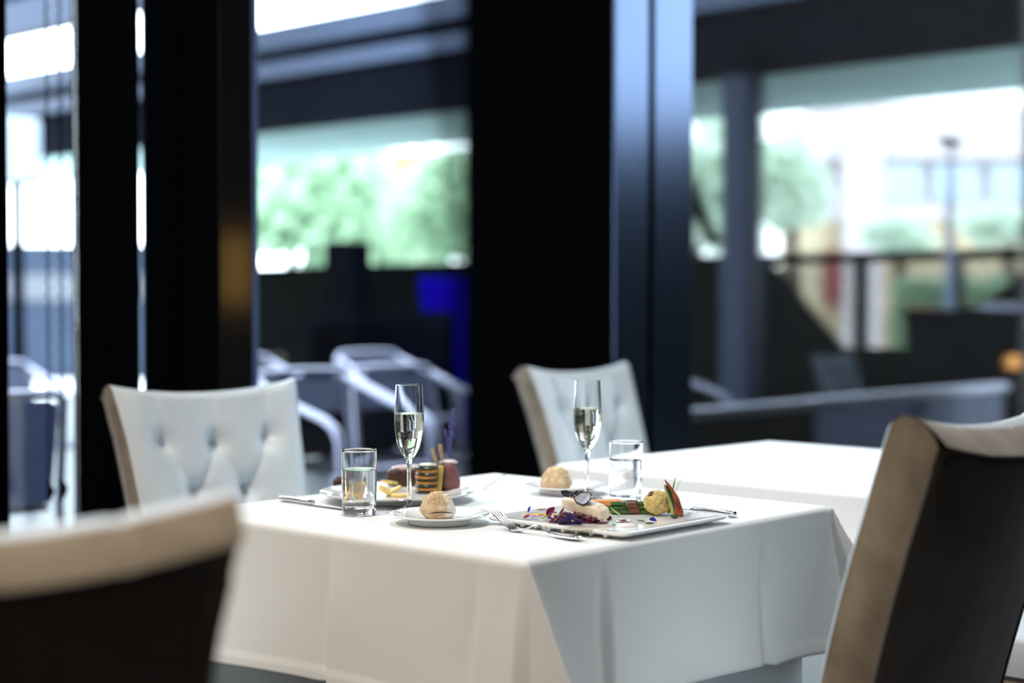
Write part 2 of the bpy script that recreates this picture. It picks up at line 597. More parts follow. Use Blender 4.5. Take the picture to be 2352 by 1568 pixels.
# end wall on the right: solid jambs and a tall glazed opening
m = setmb()
m.box((S1, V0, 0), (S1 + 0.15, E0, CEIL))
m.box((S1, E1, 0), (S1 + 0.15, WV + 0.05, CEIL))
m.box((S1, E0, 4.2), (S1 + 0.15, E1, CEIL))
m.box((S1, E0, 0), (S1 + 0.15, E1, 0.35))
struct(m.build('wall_right', M['interior'], smooth=False))
m = setmb(); m.box((S1 + 0.06, E0, 0.35), (S1 + 0.07, E1, 4.2))
w4 = struct(m.build('window_4', M['pane'], smooth=False))
m = setmb()
for vv in (E0, -0.3, E1 - 0.06):
    m.box((S1 + 0.02, vv, 0.35), (S1 + 0.12, vv + 0.06, 4.2))
m.build('window_frame', M['black'], w4, smooth=False)

# window wall: pillars
def s_at(px, v):
    p = atv(px, 700, v)
    return p.dot(U)

sA = s_at(19, 3.786); sB = s_at(168, WV + 0.03); sC = s_at(329, WV + 0.03)
sP0 = s_at(1078, WV + 0.03)
vP = 3.505
sP1 = s_at(1590, vP)
vB = 3.835
sB1 = s_at(592, vB)
vF = 3.886

m = setmb(); m.box((sP0, vP + 0.012, 0), (sP1, WV + 0.03, CEIL)); p1 = struct(m.build('trim_1', M['black'], smooth=False))
# front cladding of the big pillar: two satin steel panels with a groove between
sg0 = s_at(1489, vP); sg1 = s_at(1503, vP)
m = setmb(); m.box((sP0 + 0.001, vP, 0), (sg0, vP + 0.0115, CEIL)); m.build('cladding_panel', M['steelblue'], p1, smooth=False, bevel=0.003)
m = setmb(); m.box((sg1, vP, 0), (sP1 - 0.001, vP + 0.0115, CEIL)); m.build('cladding_panel', M['steelblue'], p1, smooth=False, bevel=0.003)
m = setmb(); m.box((sC, vB + 0.012, 0), (sB1, WV + 0.03, CEIL)); p2 = struct(m.build('trim_2', M['black'], smooth=False))
m = setmb(); m.box((sC + 0.004, vB, 0), (sB1 - 0.02, vB + 0.0115, CEIL)); m.build('gloss_panel', M['gloss_black'], p2, smooth=False)
m = setmb(); m.box((sB1 - 0.019, vB - 0.004, 0), (sB1, vB + 0.0115, CEIL)); m.build('edge_strip', M['edge'], p2, smooth=False)
m = setmb(); m.box((sB, vF, 0), (sB + 0.006, WV + 0.03, CEIL)); p3 = struct(m.build('trim_3', M['black'], smooth=False))
m = setmb(); m.box((sA - 0.45, vF - 0.1, 0), (sA, WV + 0.03, CEIL)); struct(m.build('trim_4', M['black'], smooth=False))
sEnd = S1

def window(n, s0, s1, mull=()):
    m = setmb(); m.box((s0 - 0.01, WV, 0.08), (s1 + (0.01 if s1 < S1 - 0.1 else 0), WV + 0.012, CEIL - 0.08))
    w = struct(m.build('window_%d' % n, M['pane'], smooth=False))
    m = setmb()
    m.box((s0, WV - 0.03, 0.0), (s1, WV + 0.05, 0.08))
    m.box((s0, WV - 0.03, CEIL - 0.08), (s1, WV + 0.05, CEIL))
    for q in mull:
        m.box((q, WV - 0.03, 0.08), (q + 0.05, WV + 0.05, CEIL - 0.08))
    m.build('window_frame', M['black'], w, smooth=False, bevel=0.004)
    return w

window(1, sA, sB)
window(5, sB + 0.006, sC)
window(2, sB1, sP0)
window(3, sP1, sEnd, ())
m = setmb(); m.box((S0, WV - 0.05, 0), (sA - 0.45, WV + 0.08, CEIL)); struct(m.build('wall_front', M['interior'], smooth=False))

# roller blind bead chains near the left window
def chain(px, vv, label):
    p = atv(px, 700, vv)
    t = thing('blind_chain', (p.x, p.y, 0), TH, label, 'blind chain', 'bead chains at the left window')
    mb = MB()
    z = 0.62
    while z < CEIL - 0.12:
        mb.ball((0.0028 * sin(z * 160), 0, z), 0.0042, 1, (1, 1, 1.5))
        z += 0.0105
    mb.build('bead_strand', M['fence'], t)
    mb = MB(); mb.box((-0.02, -0.02, CEIL - 0.12), (0.02, 0.02, CEIL)); mb.build('bracket', M['black'], t, smooth=False, bevel=0.004)
    mb = MB(); mb.tube([(0, 0, 0.62), (0.006, 0, 0.59), (0, 0, 0.56)], [0.004, 0.012, 0.004], 8); mb.build('chain_weight', M['black'], t)

chain(110, 4.10, 'left one of two dark bead chains hanging inside the left window')
chain(141, 4.12, 'right one of two dark bead chains, nearest the black door frame')

# wall sconces on the back wall (real lamps; one is mirrored in the gloss black panel)
def sconce(s, z, label):
    t = thing('wall_sconce', sv(s, V0, z), TH, label, 'wall lamp')
    mb = MB(); mb.box((-0.05, 0, -0.05), (0.05, 0.025, 0.05)); mb.build('wall_plate', M['black'], t, smooth=False, bevel=0.004)
    mb = MB(); mb.lathe([(0.0, -0.30), (0.10, -0.30), (0.10, 0.30), (0.0, 0.30)], 24, (0, 0.13, 0)); mb.build('lamp_shade', M['amber_wall'], t)
    mb = MB(); mb.tube([(0, 0.02, 0), (0, 0.06, 0)], 0.01, 8); mb.build('arm', M['black'], t)
sconce(8.65, 1.45, 'amber cylinder wall lamp mirrored in the gloss black pillar panel')

# ------------------------------------------------------------------ dining chair
HT = 0.945


def wtop(z):      # half width of backrest at height z
    k = (z - 0.42) / (HT - 0.42)
    return 0.216 + 0.034 * k + 0.008 * max(0, k - 0.75) / 0.25


def lean(z):
    k = max(0.0, z - 0.42)
    return 0.20 * k + 0.20 * k * k


BTN = [(-0.60, 0.125), (0.0, 0.125), (0.60, 0.125), (-0.30, 0.245), (0.30, 0.245), (-0.60, 0.365), (0.0, 0.365), (0.60, 0.365)]
SEG = []
for b in BTN[:3]:
    SEG.append((b[0], 0.0, b[0], b[1], 0.6))
for i, j in ((0, 3), (1, 3), (1, 4), (2, 4), (3, 5), (3, 6), (4, 6), (4, 7)):
    SEG.append((BTN[i][0], BTN[i][1], BTN[j][0], BTN[j][1], 0.8))


def seg_d(x, y, s):
    ax, ay, bx, by, w = s
    ax *= 0.24; bx *= 0.24
    dx, dy = bx - ax, by - ay
    t = max(0, min(1, ((x - ax) * dx + (y - ay) * dy) / (dx * dx + dy * dy)))
    return sqrt((x - ax - t * dx) ** 2 + (y - ay - t * dy) ** 2)


def tuft(a, d):
    """outward puff of the tufted front at across a (-1..1), d metres below the top"""
    x = a * 0.24
    h = 0.026
    for s in SEG:
        q = seg_d(x, d, s)
        h -= 0.0100 * s[4] * exp(-(q / 0.007) ** 2) + 0.0075 * s[4] * exp(-(q / 0.030) ** 2)
    for bx, bd in BTN:
        q = sqrt((x - bx * 0.24) ** 2 + (d - bd) ** 2)
        h -= 0.019 * exp(-(q / 0.027) ** 2)
    e = min(1.0, (1 - abs(a)) / 0.22)
    return h * (1 - (1 - e) ** 2)


THK = 0.078


def ztop(a):
    return HT - 0.026 + 0.026 * abs(a) ** 2.2


def make_chair(label, group):
    t = thing('dining_chair', (0, 0, 0), 0, label, 'chair', group)
    # tufted front with the rolled top
    def crown(k):      # height offset across the top, k = 0 front .. 1 rear
        return -0.014 + 0.014 * sin(min(1.0, k / 0.28) * pi / 2) - 0.040 * max(0.0, (k - 0.28) / 0.72) ** 1.8
    def yfront(a, z):
        return -0.17 - lean(z) + 0.022 * a * a
    def front(i, j):
        a = -1 + 2 * i
        zt = ztop(a)
        if j < 0.72:
            z = 0.37 + (zt - 0.014 - 0.37) * (j / 0.72)
            y = yfront(a, z) + tuft(a, zt - z)
        else:   # rolls over the top to the piping
            k = (j - 0.72) / 0.28
            z = zt + crown(k) + 0.0015
            y = yfront(a, zt - 0.014) + tuft(a, 0.014) * (1 - k) ** 2 - (THK + 0.012 * (1 - a * a) * 0.6 + 0.0025) * k
            for bx in (-0.6, 0.0, 0.6):
                z -= 0.0022 * exp(-((a - bx) * 0.24 / 0.005) ** 2)
        return (a * wtop(min(z, HT)), y, z)
    mb = MB(); rows = mb.grid(front, 72, 96)
    o = mb.build('backrest_front', M['ivory'], t, angle=75)
    o['label'] = 'pale ivory button-tufted front'
    bfront = o
    mb = MB(); mb.grid(lambda i, j: front(i, 0.865 + 0.135 * j), 72, 16)
    for vv in mb.bm.verts:
        vv.co.z += 0.0012
    o = mb.build('top_roll', M['taupe'], t, angle=75)
    o['label'] = 'taupe roll along the top'
    # side and rear shell
    def shell(i, j):
        # i runs around: left front edge -> left side -> rear -> right side -> right front edge
        z0 = 0.33
        if i < 0.18:
            k = i / 0.18; a = -1; back = k
        elif i > 0.82:
            k = (1 - i) / 0.18; a = 1; back = k
        else:
            a = -1 + 2 * (i - 0.18) / 0.64; back = 1
        zt = ztop(a) + crown(back)
        z = z0 + (zt - z0) * j
        w = wtop(min(z, HT))
        bulge = 0.006 * sin(pi * back) if back < 1 else 0.0
        y = yfront(a, min(z, ztop(a) - 0.014)) - THK * back - 0.012 * back * (1 - a * a) * 0.6
        return (a * (w + bulge * (1 - j ** 6) - 0.0008), y, z)
    mb = MB()
    rows = mb.grid(shell, 50, 40)
    for f in mb.bm.faces:
        cx = f.calc_center_median()
        f.material_index = 1 if (abs(cx.x) < wtop(cx.z) - 0.012) else 0
    o = mb.build('backrest_shell', [M['taupe'], M['rear']], t, angle=50)
    o['label'] = 'taupe velvet sides and charcoal rear of the backrest'
    bshell = o
    # piping along the rear
    pts = []
    for k in range(25):
        a = -0.95 + 1.9 * k / 24
        z = ztop(a) - 0.050 - 0.02 * max(0, abs(a) - 0.85) / 0.1
        y = -0.17 - lean(z) + 0.022 * a * a - THK - 0.012 * (1 - a * a) * 0.6 - 0.002
        pts.append((a * wtop(z), y, z))
    mb = MB(); mb.tube(pts, 0.0035, 8); mb.build('piping', M['rear'], bshell)
    for sgn in (-1, 1):
        pts = []
        for k in range(21):
            z = 0.37 + (ztop(1) - 0.075 - 0.37) * k / 20
            pts.append((sgn * (wtop(z) - 0.002), -0.17 - lean(z) + 0.022 - THK - 0.001, z))
        mb = MB(); mb.tube(pts, 0.003, 6); mb.build('piping', M['rear'], bshell)
    for bx, bd in BTN:
        z = ztop(bx) - bd
        y = -0.17 - lean(z) + tuft(bx, bd) + 0.022 * bx * bx + 0.002
        mb = MB(); mb.ball((bx * wtop(z), y + 0.006, z), 0.0125, 2, (1, 0.6, 1)); mb.build('button', M['button'], bfront)
    # seat
    def rrect(i, hx, hy, r):
        a = 2 * pi * i
        n = 5.0
        c, s = cos(a), sin(a)
        k = (abs(c) ** n + abs(s) ** n) ** (-1 / n)
        return hx * c * k, hy * s * k
    def seat(i, j):
        prof = [(0.90, 0.335), (0.985, 0.342), (1.0, 0.37), (1.0, 0.395), (0.985, 0.416), (0.93, 0.428), (0.75, 0.434), (0.4, 0.438), (0.0, 0.440)]
        q = j * (len(prof) - 1); k = min(int(q), len(prof) - 2); fr = q - k
        s = prof[k][0] * (1 - fr) + prof[k + 1][0] * fr
        z = prof[k][1] * (1 - fr) + prof[k + 1][1] * fr
        x, y = rrect(i, 0.222, 0.212, 0.05)
        return (x * s, y * s, z)
    mb = MB(); mb.grid(seat, 64, 24, True); mb.build('seat', M['ivory'], t, angle=60)
    mb = MB(); mb.box((-0.205, -0.20, 0.285), (0.205, 0.195, 0.338)); mb.build('seat_frame', M['taupe'], t, smooth=False, bevel=0.008)
    for sx in (-1, 1):
        for sy in (-1, 1):
            mb = MB()
            x, y = sx * 0.18, sy * 0.17
            dx, dy = sx * 0.015, sy * (0.015 if sy > 0 else 0.06)
            mb.hexa([(x + dx - .014, y + dy - .014, 0), (x + dx + .014, y + dy - .014, 0), (x + dx + .014, y + dy + .014, 0), (x + dx - .014, y + dy + .014, 0),
                     (x - .022, y - .022, 0.288), (x + .022, y - .022, 0.288), (x + .022, y + .022, 0.288), (x - .022, y + .022, 0.288)])
            mb.build('leg', M['chairleg'], t, smooth=False, bevel=0.003)
    return t


GC = 'upholstered dining chairs'
chair = make_chair('button-tufted ivory chair facing the set table from its left, by the black pillars', GC)
chair.location = (-0.575, 3.70, 0)
chair.rotation_euler = (0, 0, TH + pi - radians(9))
copy_tree(chair, (0.452, 4.925, 0), TH + pi, 'tufted ivory chair furthest back, in front of the big black pillar', GC)
copy_tree(chair, (0.472, 2.585, 0), TH, 'chair turned away at the right, with taupe side and charcoal back', GC, 1.045)
copy_tree(chair, (-0.642, 1.661, 0), radians(25), 'dark blurred chair back with tan top in the left foreground', GC, 1.02)
copy_tree(chair, (1.235, 3.415, 0), TH, 'chair at the bare white table, only its ivory seat showing at the right edge', GC, 1.05)
copy_tree(chair, (-0.845, 2.785, 0), TH - pi / 2, 'chair of which only a pale seat corner shows under the cloth at lower left', GC, 1.10)

# ------------------------------------------------------------------ tables
TZ = 0.74


def tablecloth(center, rz, half, over, corners, creases, label, group, hemwave=0.01, cut=0.0):
    r = 0.007
    L = half - r + pi * r / 2 + over
    N = 210
    base = half - r
    def side(x):   # map one cloth coordinate -> (horizontal pos, drop)
        a = abs(x) - base
        sg = 1 if x >= 0 else -1
        if a <= 0:
            return x, 0.0
        if a < pi * r / 2:
            return sg * (base + r * sin(a / r)), r - r * cos(a / r)
        return sg * half, r + (a - pi * r / 2)
    def crease(fi, e, t):
        o = 0.0
        for c in creases.get(fi, ()):
            pos, amp, wl, wr = c
            d = e - pos
            o += amp * (exp(-d / wr) if d >= 0 else exp(d / wl))
            g = d - 0.013 if wr < wl else d + 0.013
            o -= 0.7 * amp * exp(-(g / 0.010) ** 2)
        k = min(1, t / 0.16); k = k * k * (3 - 2 * k)
        return o * k
    def fn(i, j):
        p = (-1 + 2 * i) * L
        q = (-1 + 2 * j) * L
        ap, aq = abs(p) - base, abs(q) - base
        x, dx = side(p)
        y, dy = side(q)
        sp = 1 if p >= 0 else -1
        sq = 1 if q >= 0 else -1
        if ap <= 0 and aq <= 0:
            z = 0.0003 * sin(7 * p + 1) * sin(5 * q)
            # gentle press marks left by folding
            for c in (-0.16, 0.19):
                z += 0.0005 * exp(-abs(p - c) / 0.01)
                z += 0.0005 * exp(-abs(q - c) / 0.01)
            return (x, y, z)
        if ap > 0 and aq > 0:
            rr = sqrt(ap * ap + aq * aq)
            ph = atan2(aq, ap)
            k, tx, ty, lift = corners[(sp, sq)]
            s2 = sin(2 * ph)
            drop = min(rr, max(ap, aq) + lift)
            rho = rr * k * abs(s2) ** 0.85
            cx, cy = sp * half, sq * half
            tl = sqrt(tx * tx + ty * ty)
            rel = max(0, 1 - rr / 0.02)
            bx = sp * (base + r * min(1, ap / r))
            by = sq * (base + r * min(1, aq / r))
            zz = -drop * sqrt(max(0.2, 1 - (k * s2 * 0.8) ** 2))
            if rr < 0.02:
                zz = -(rr * rr) / 0.04
            else:
                zz += 0.01
            return (bx + tx / tl * rho, by + ty / tl * rho, zz)
        if ap > 0:
            t = dx
            fi = ('x', sp)
            e = q
            fl = 0.014 * (t / over) + 0.007 * sin(9 * q + 2 * sp) * (t / over) ** 1.5 + crease(fi, e, t)
            hem = 0.0022 if t > over - 0.016 else 0
            zz = -t * (1 + 0.02 * sin(6 * q + 1.3 * sp))
            # the folds at the corners lift the skirt
            for cs in (-1, 1):
                k, tx, ty, lift = corners[(sp, cs)]
                ed = max(0.0, half - cs * q)
                w = 0.32 * t + 0.004
                fl += 0.16 * t * (k / 0.5) * exp(-(ed / w) ** 2) * (1 if tx * sp > 0 else 0.25)
            return (x + sp * (fl + hem), y, zz)
        t = dy
        fi = ('y', sq)
        e = p
        fl = 0.014 * (t / over) + 0.007 * sin(8 * p + 1 + 2 * sq) * (t / over) ** 1.5 + crease(fi, e, t)
        hem = 0.0022 if t > over - 0.016 else 0
        zz = -t * (1 + 0.02 * sin(5 * p + 0.7 * sq))
        for cs in (-1, 1):
            k, tx, ty, lift = corners[(cs, sq)]
            ed = max(0.0, half - cs * p)
            w = 0.32 * t + 0.004
            fl += 0.16 * t * (k / 0.5) * exp(-(ed / w) ** 2) * (1 if ty * sq > 0 else 0.25)
        return (x, y + sq * (fl + hem), zz)
    mb = MB(); mb.grid(fn, N, N)
    o = mb.build('tablecloth', M['cloth'], None, solid=0.0012, soff=1, angle=75)
    o.location = (center[0], center[1], TZ - 0.0013)
    o.rotation_euler = (0, 0, rz)
    return tag(o, label, 'tablecloth', group)


def undercloth(center, rz, half, label, group):
    def fn(i, j):
        a = 2 * pi * i
        n = 14.0
        c, s = cos(a), sin(a)
        k = (abs(c) ** n + abs(s) ** n) ** (-1 / n)
        z = 0.004 + (TZ - 0.012 - 0.004) * j
        w = 1.0 + 0.012 * sin(a * 12 + 1) * (1 - j) * 0.6 + 0.006 * (1 - j)
        return (half * c * k * w, half * s * k * w, z)
    mb = MB()
    rows = mb.grid(fn, 160, 12, True)
    mb.f(rows[-1])
    o = mb.build('under_tablecloth', M['undercloth'], None, angle=60)
    o.location = (center[0], center[1], 0)
    o.rotation_euler = (0, 0, rz)
    return tag(o, label, 'tablecloth', group)


T1 = (-0.0105, 3.075)
H1 = 0.455
# local x -> U, local y -> V.  near corner (-x,-y), right corner (+x,-y), left (-x,+y), far (+x,+y)
CR1 = {('x', -1): [(-0.36, 0.008, 0.05, 0.006), (-0.003, 0.010, 0.06, 0.006)],
       ('y', -1): [(-0.259, 0.009, 0.006, 0.06), (0.213, 0.010, 0.006, 0.06)]}
CO1 = {(-1, -1): (0.42, 0.10, -1.0, 0.12), (1, -1): (0.50, 1.0, -0.75, 0.02), (-1, 1): (0.12, -1, 1, 0.02), (1, 1): (0.2, 1, 1, 0.1)}
tablecloth(T1, TH, H1, 0.262, CO1, CR1, 'white tablecloth of the set table, carrying the plates and glasses', 'white square tablecloths')
undercloth(T1, TH, 0.438, 'pale under-cloth hanging to the floor below the set table cloth', 'under cloths')
TH2 = TH - radians(2.0)
U2 = Vector((cos(TH2), sin(TH2), 0)); V2 = Vector((-sin(TH2), cos(TH2), 0))
L2 = Vector((0.108, 3.93, 0))
T2v = L2 + U2 * 0.465 - V2 * 0.465
CO2 = {(-1, -1): (0.2, -1, -1, 0.1), (1, -1): (0.5, 1, -1, 0.1), (-1, 1): (0.2, -1, 1, 0.1), (1, 1): (0.5, 1, 1, 0.1)}
tablecloth((T2v.x, T2v.y), TH2, 0.463, 0.262, CO2, {('x', -1): [(0.1, 0.006, 0.03, 0.01)]}, 'bare white tablecloth of the empty table behind at the right', 'white square tablecloths')
undercloth((T2v.x, T2v.y), TH2, 0.44, 'pale under-cloth of the empty table behind at the right', 'under cloths')

ZT = TZ + 0.0013

# ------------------------------------------------------------------ glassware
def flute(px, py, hgt, fill, label):
    p = atz(px, py, ZT)
    t = thing('champagne_flute', (p.x, p.y, ZT), 0, label, 'champagne glass', 'champagne flutes')
    H = hgt
    k = H / 0.2445
    out = [(0.0, 0.0), (0.031, 0.0), (0.0325, 0.0012), (0.030, 0.0030), (0.012, 0.0065), (0.0062, 0.012), (0.0050, 0.022), (0.0043, 0.05), (0.0040, 0.075), (0.0046, 0.090),
           (0.0062, 0.098), (0.0098, 0.104), (0.0158, 0.1125), (0.0208, 0.123), (0.0250, 0.138), (0.0278, 0.156), (0.0288, 0.176), (0.0286, 0.192), (0.0278, 0.212), (0.0266, 0.235), (0.0262, 0.2442)]
    inn = [(0.0252, 0.2445), (0.0256, 0.235), (0.0268, 0.212), (0.0276, 0.192), (0.0278, 0.176), (0.0267, 0.156), (0.0238, 0.138), (0.0195, 0.123), (0.0142, 0.1125), (0.006, 0.1055), (0.0, 0.1035)]
    pr = [(r, z * k) for r, z in out + inn]
    mb = MB(); mb.lathe(pr, 56, dens=0.004); mb.build('glass_body', M['glass'], t, angle=50)
    zf = fill
    pts = [(0.0, 0.1032), (0.0062, 0.1052), (0.0145, 0.1122), (0.0198, 0.123), (0.0241, 0.138), (0.0270, 0.156), (0.0281, 0.176), (0.0280, 0.1845)]
    pr = [(r, z * k) for r, z in pts if z < zf] + [(0.0279, zf * k + 0.0006), (0.0265, zf * k), (0.0, zf * k)]
    mb = MB(); mb.lathe(pr, 56, dens=0.004); wine = mb.build('wine', M['wine'], t, angle=50)
    mb = MB()
    rr = random.Random(px)
    for q in range(70):
        a = rr.uniform(0, 2 * pi); z = rr.uniform(0.115, zf - 0.002)
        r = 0.6 * rr.random() * 0.02
        mb.ball((r * cos(a), r * sin(a), z * k), rr.uniform(0.0003, 0.0006), 1)
    mb.build('bubbles', M['white_petal'], wine)['kind'] = 'stuff'
    return t

flute(940, 1172, 0.2445, 0.188, 'full champagne flute at the left, beside the water tumbler and bread plate')
flute(1349, 1146, 0.2445, 0.186, 'champagne flute in front of the rear tufted chair')


def tumbler(px, py, fill, label):
    p = atz(px, py, ZT)
    t = thing('water_tumbler', (p.x, p.y, ZT), px * 0.01, label, 'water glass', 'water tumblers')
    H, R = 0.1235, 0.0342
    pr = [(0.0, 0.0), (0.0305, 0.0), (0.0318, 0.0015), (R - 0.0004, 0.05), (R, H - 0.0008), (R - 0.0007, H), (R - 0.0014, H - 0.0008), (0.0318, 0.05), (0.0302, 0.016), (0.028, 0.0125), (0.0, 0.0118)]
    mb = MB(); mb.lathe(pr, 64, dens=0.003); mb.build('glass_body', M['glass'], t, angle=50)
    pr = [(0.0, 0.0115), (0.0281, 0.0122), (0.0305, 0.016), (0.0321, 0.05), (0.0324, fill + 0.001), (0.0312, fill), (0.0, fill)]
    mb = MB(); mb.lathe(pr, 64, dens=0.003); wat = mb.build('water', M['water'], t, angle=50)
    rr = random.Random(int(px))
    for q in range(5):
        mb = MB()
        a = q * 2.2 + rr.random(); rad = 0.011 + 0.004 * rr.random()
        z = fill - 0.012 - 0.016 * (q % 3)
        R3 = Euler((rr.random() * 3, rr.random() * 3, rr.random() * 3)).to_matrix().to_4x4()
        mb.xf = Matrix.Translation((rad * cos(a), rad * sin(a), z)) @ R3
        s = 0.0095 + 0.003 * rr.random()
        mb.box((-s, -s, -s), (s, s, s))
        mb.build('ice_cube', M['ice'], wat, bevel=0.003, seg=2)
    return t

tumbler(825, 1180, 0.085, 'ice water tumbler at the left, standing before the oval plate')
tumbler(1437, 1152, 0.085, 'pale ice water tumbler beside the rear champagne flute')

# ------------------------------------------------------------------ plates
def round_plate(px, py, R, label, zrim=0.017):
    p = atz(px, py, ZT)
    t = thing('bread_plate', (p.x, p.y, ZT), 0, label, 'plate', 'round bread plates')
    f = R * 0.62
    pr = [(0.0, 0.004), (f - 0.004, 0.004), (f - 0.003, 0.0), (f + 0.0005, 0.0), (f + 0.002, 0.008), (f + 0.006, 0.0105), (R - 0.003, zrim - 0.002), (R, zrim), (R - 0.0008, zrim + 0.0016),
          (R - 0.004, zrim + 0.0016), (f + 0.008, 0.0142), (f, 0.0115), (f - 0.012, 0.0086), (f - 0.02, 0.0078), (0.0, 0.0074)]
    mb = MB(); mb.lathe(pr, 96, dens=0.004); mb.build('plate_body', M['china'], t, angle=35)
    return t, p

_, pb1 = round_plate(1010, 1200, 0.092, 'white bread plate with a seeded roll at the front of the set table')
_, pb2 = round_plate(1300, 1131, 0.090, 'white bread plate with a blurred roll, before the rear chair')


def bread(loc, rz, s, label, seed, split=True):
    t = thing('bread_roll', loc, rz, label, 'bread roll', 'seeded bread rolls')
    rr = random.Random(seed)
    def shp(d):
        n = 3.4
        k = (abs(d.x) ** n + abs(d.y) ** n + abs(d.z) ** n) ** (-1 / n)
        return k * (1 + 0.10 * noise.noise(d * 2.0 + Vector((seed, 0, 0))) + 0.015 * noise.noise(d * 9))
    def pos(d):
        k = shp(d)
        z = d.z * k
        tap = 1.0 - 0.36 * max(0, z + 0.2)
        return Vector((d.x * k * 0.029 * tap, d.y * k * 0.026 * tap, 0.0215 + z * 0.0215)) * s
    mb = MB()
    ret = bmesh.ops.create_icosphere(mb.bm, subdivisions=5, radius=1)
    for vv in ret['verts']:
        vv.co = pos(vv.co.normalized())
    mb.build('crumb_body', M['bread'], t)
    mb = MB()
    for q in range(230):
        a = rr.uniform(-pi, pi); zz = rr.uniform(0.15, 1.0)
        d = Vector((cos(a) * sqrt(1 - zz * zz) - 0.15, sin(a) * sqrt(1 - zz * zz) - 0.25, zz)).normalized()
        if d.z < 0.25:
            continue
        p = pos(d)
        R3 = Euler((rr.random() * 3, rr.random() * 3, rr.random() * 3)).to_matrix()
        mb.ball(p, 0.00135 * s, 1, (1.3, 0.85, 0.7), rot=R3)
    mb.build('sesame_seeds', M['sesame'], t)['kind'] = 'stuff'
    if split:
        pts = []
        for k in range(13):
            a = -2.25 + 1.45 * k / 12
            zz = -0.42 + 0.10 * sin(pi * k / 12)
            d = Vector((cos(a) * 0.9, sin(a) * 0.9, zz)).normalized()
            pts.append(pos(d) * 1.0)
        mb = MB(); mb.tube(pts, [0.0004 + 0.0009 * sin(pi * k / 12) for k in range(13)], 6); mb.build('crust_split', M['crack'], t)
    return t

q = atz(1005, 1190, ZT + 0.008)
bread((q.x, q.y, ZT + 0.0077), radians(12), 1.13, 'crusty seeded bread roll, sharp, on the front bread plate', 3)
q = atz(1278, 1126, ZT + 0.008)
bread((q.x, q.y, ZT + 0.0077), radians(60), 1.15, 'blurred seeded bread roll on the far bread plate', 9, False)

# square plate with fish: corners measured along the table axes
near = atz(1425, 1238, ZT + 0.004)
SQ = 0.322
pc = near + U * (SQ / 2 + 0.004) + V * (SQ / 2 - 0.006)
PL = thing('square_plate', (pc.x, pc.y, ZT), TH, 'flat white square plate holding the fish and vegetables', 'plate')
PZ = ZT + 0.0135


def slab(hx, hy, n, prof, mb, seg=96):
    rows = []
    for s, z in prof:
        row = []
        for i in range(seg):
            a = 2 * pi * (i + 0.5) / seg
            c, sn = cos(a), sin(a)
            k = (abs(c) ** n + abs(sn) ** n) ** (-1 / n)
            row.append(mb.v((c * k * (hx + s), sn * k * (hy + s), z)))
        rows.append(row)
    for a, b in zip(rows, rows[1:]):
        for i in range(seg):
            k = (i + 1) % seg
            mb.f([a[i], a[k], b[k], b[i]])
    mb.f(rows[0][::-1]); mb.f(rows[-1])

mb = MB()
h = SQ / 2
slab(h, h, 26, [(-0.022, 0.0052), (-0.006, 0.0062), (-0.001, 0.0086), (0.0, 0.0104), (-0.0012, 0.0130), (-0.004, 0.0140), (-0.009, 0.0134), (-0.02, 0.0130), (-0.03, 0.0130)], mb, 160)
mb.build('plate_body', M['china'], PL, angle=40)
mb = MB(); slab(h - 0.026, h - 0.026, 26, [(0, 0.0), (0.0, 0.0056)], mb, 96); mb.build('foot_ring', M['china'], PL, angle=40)
for k in range(8):
    mb = MB(); y = -h + 0.05 + k * (SQ - 0.1) / 7
    mb.box((-h + 0.008, y - 0.003, 0.0015), (-h + 0.03, y + 0.003, 0.0062)); mb.build('foot_rib', M['china'], PL, smooth=False, bevel=0.001)
PZ = ZT + 0.0130

# big oval plate with the lamb
pov = atz(912, 1134, ZT + 0.012)
OV = thing('dinner_plate', (pov.x, pov.y, ZT), 0, 'large white plate with lamb and vegetables behind the left champagne flute', 'plate')
R = 0.158
pr = [(0.0, 0.004), (0.098, 0.004), (0.099, 0.0), (0.103, 0.0), (0.105, 0.006), (R - 0.004, 0.0155), (R, 0.018), (R - 0.001, 0.0198), (R - 0.006, 0.0192), (0.118, 0.0120), (0.106, 0.0095), (0.0, 0.0085)]
mb = MB(); mb.lathe(pr, 112, dens=0.005); mb.build('plate_body', M['china'], OV, angle=35)
OZ = ZT + 0.0088

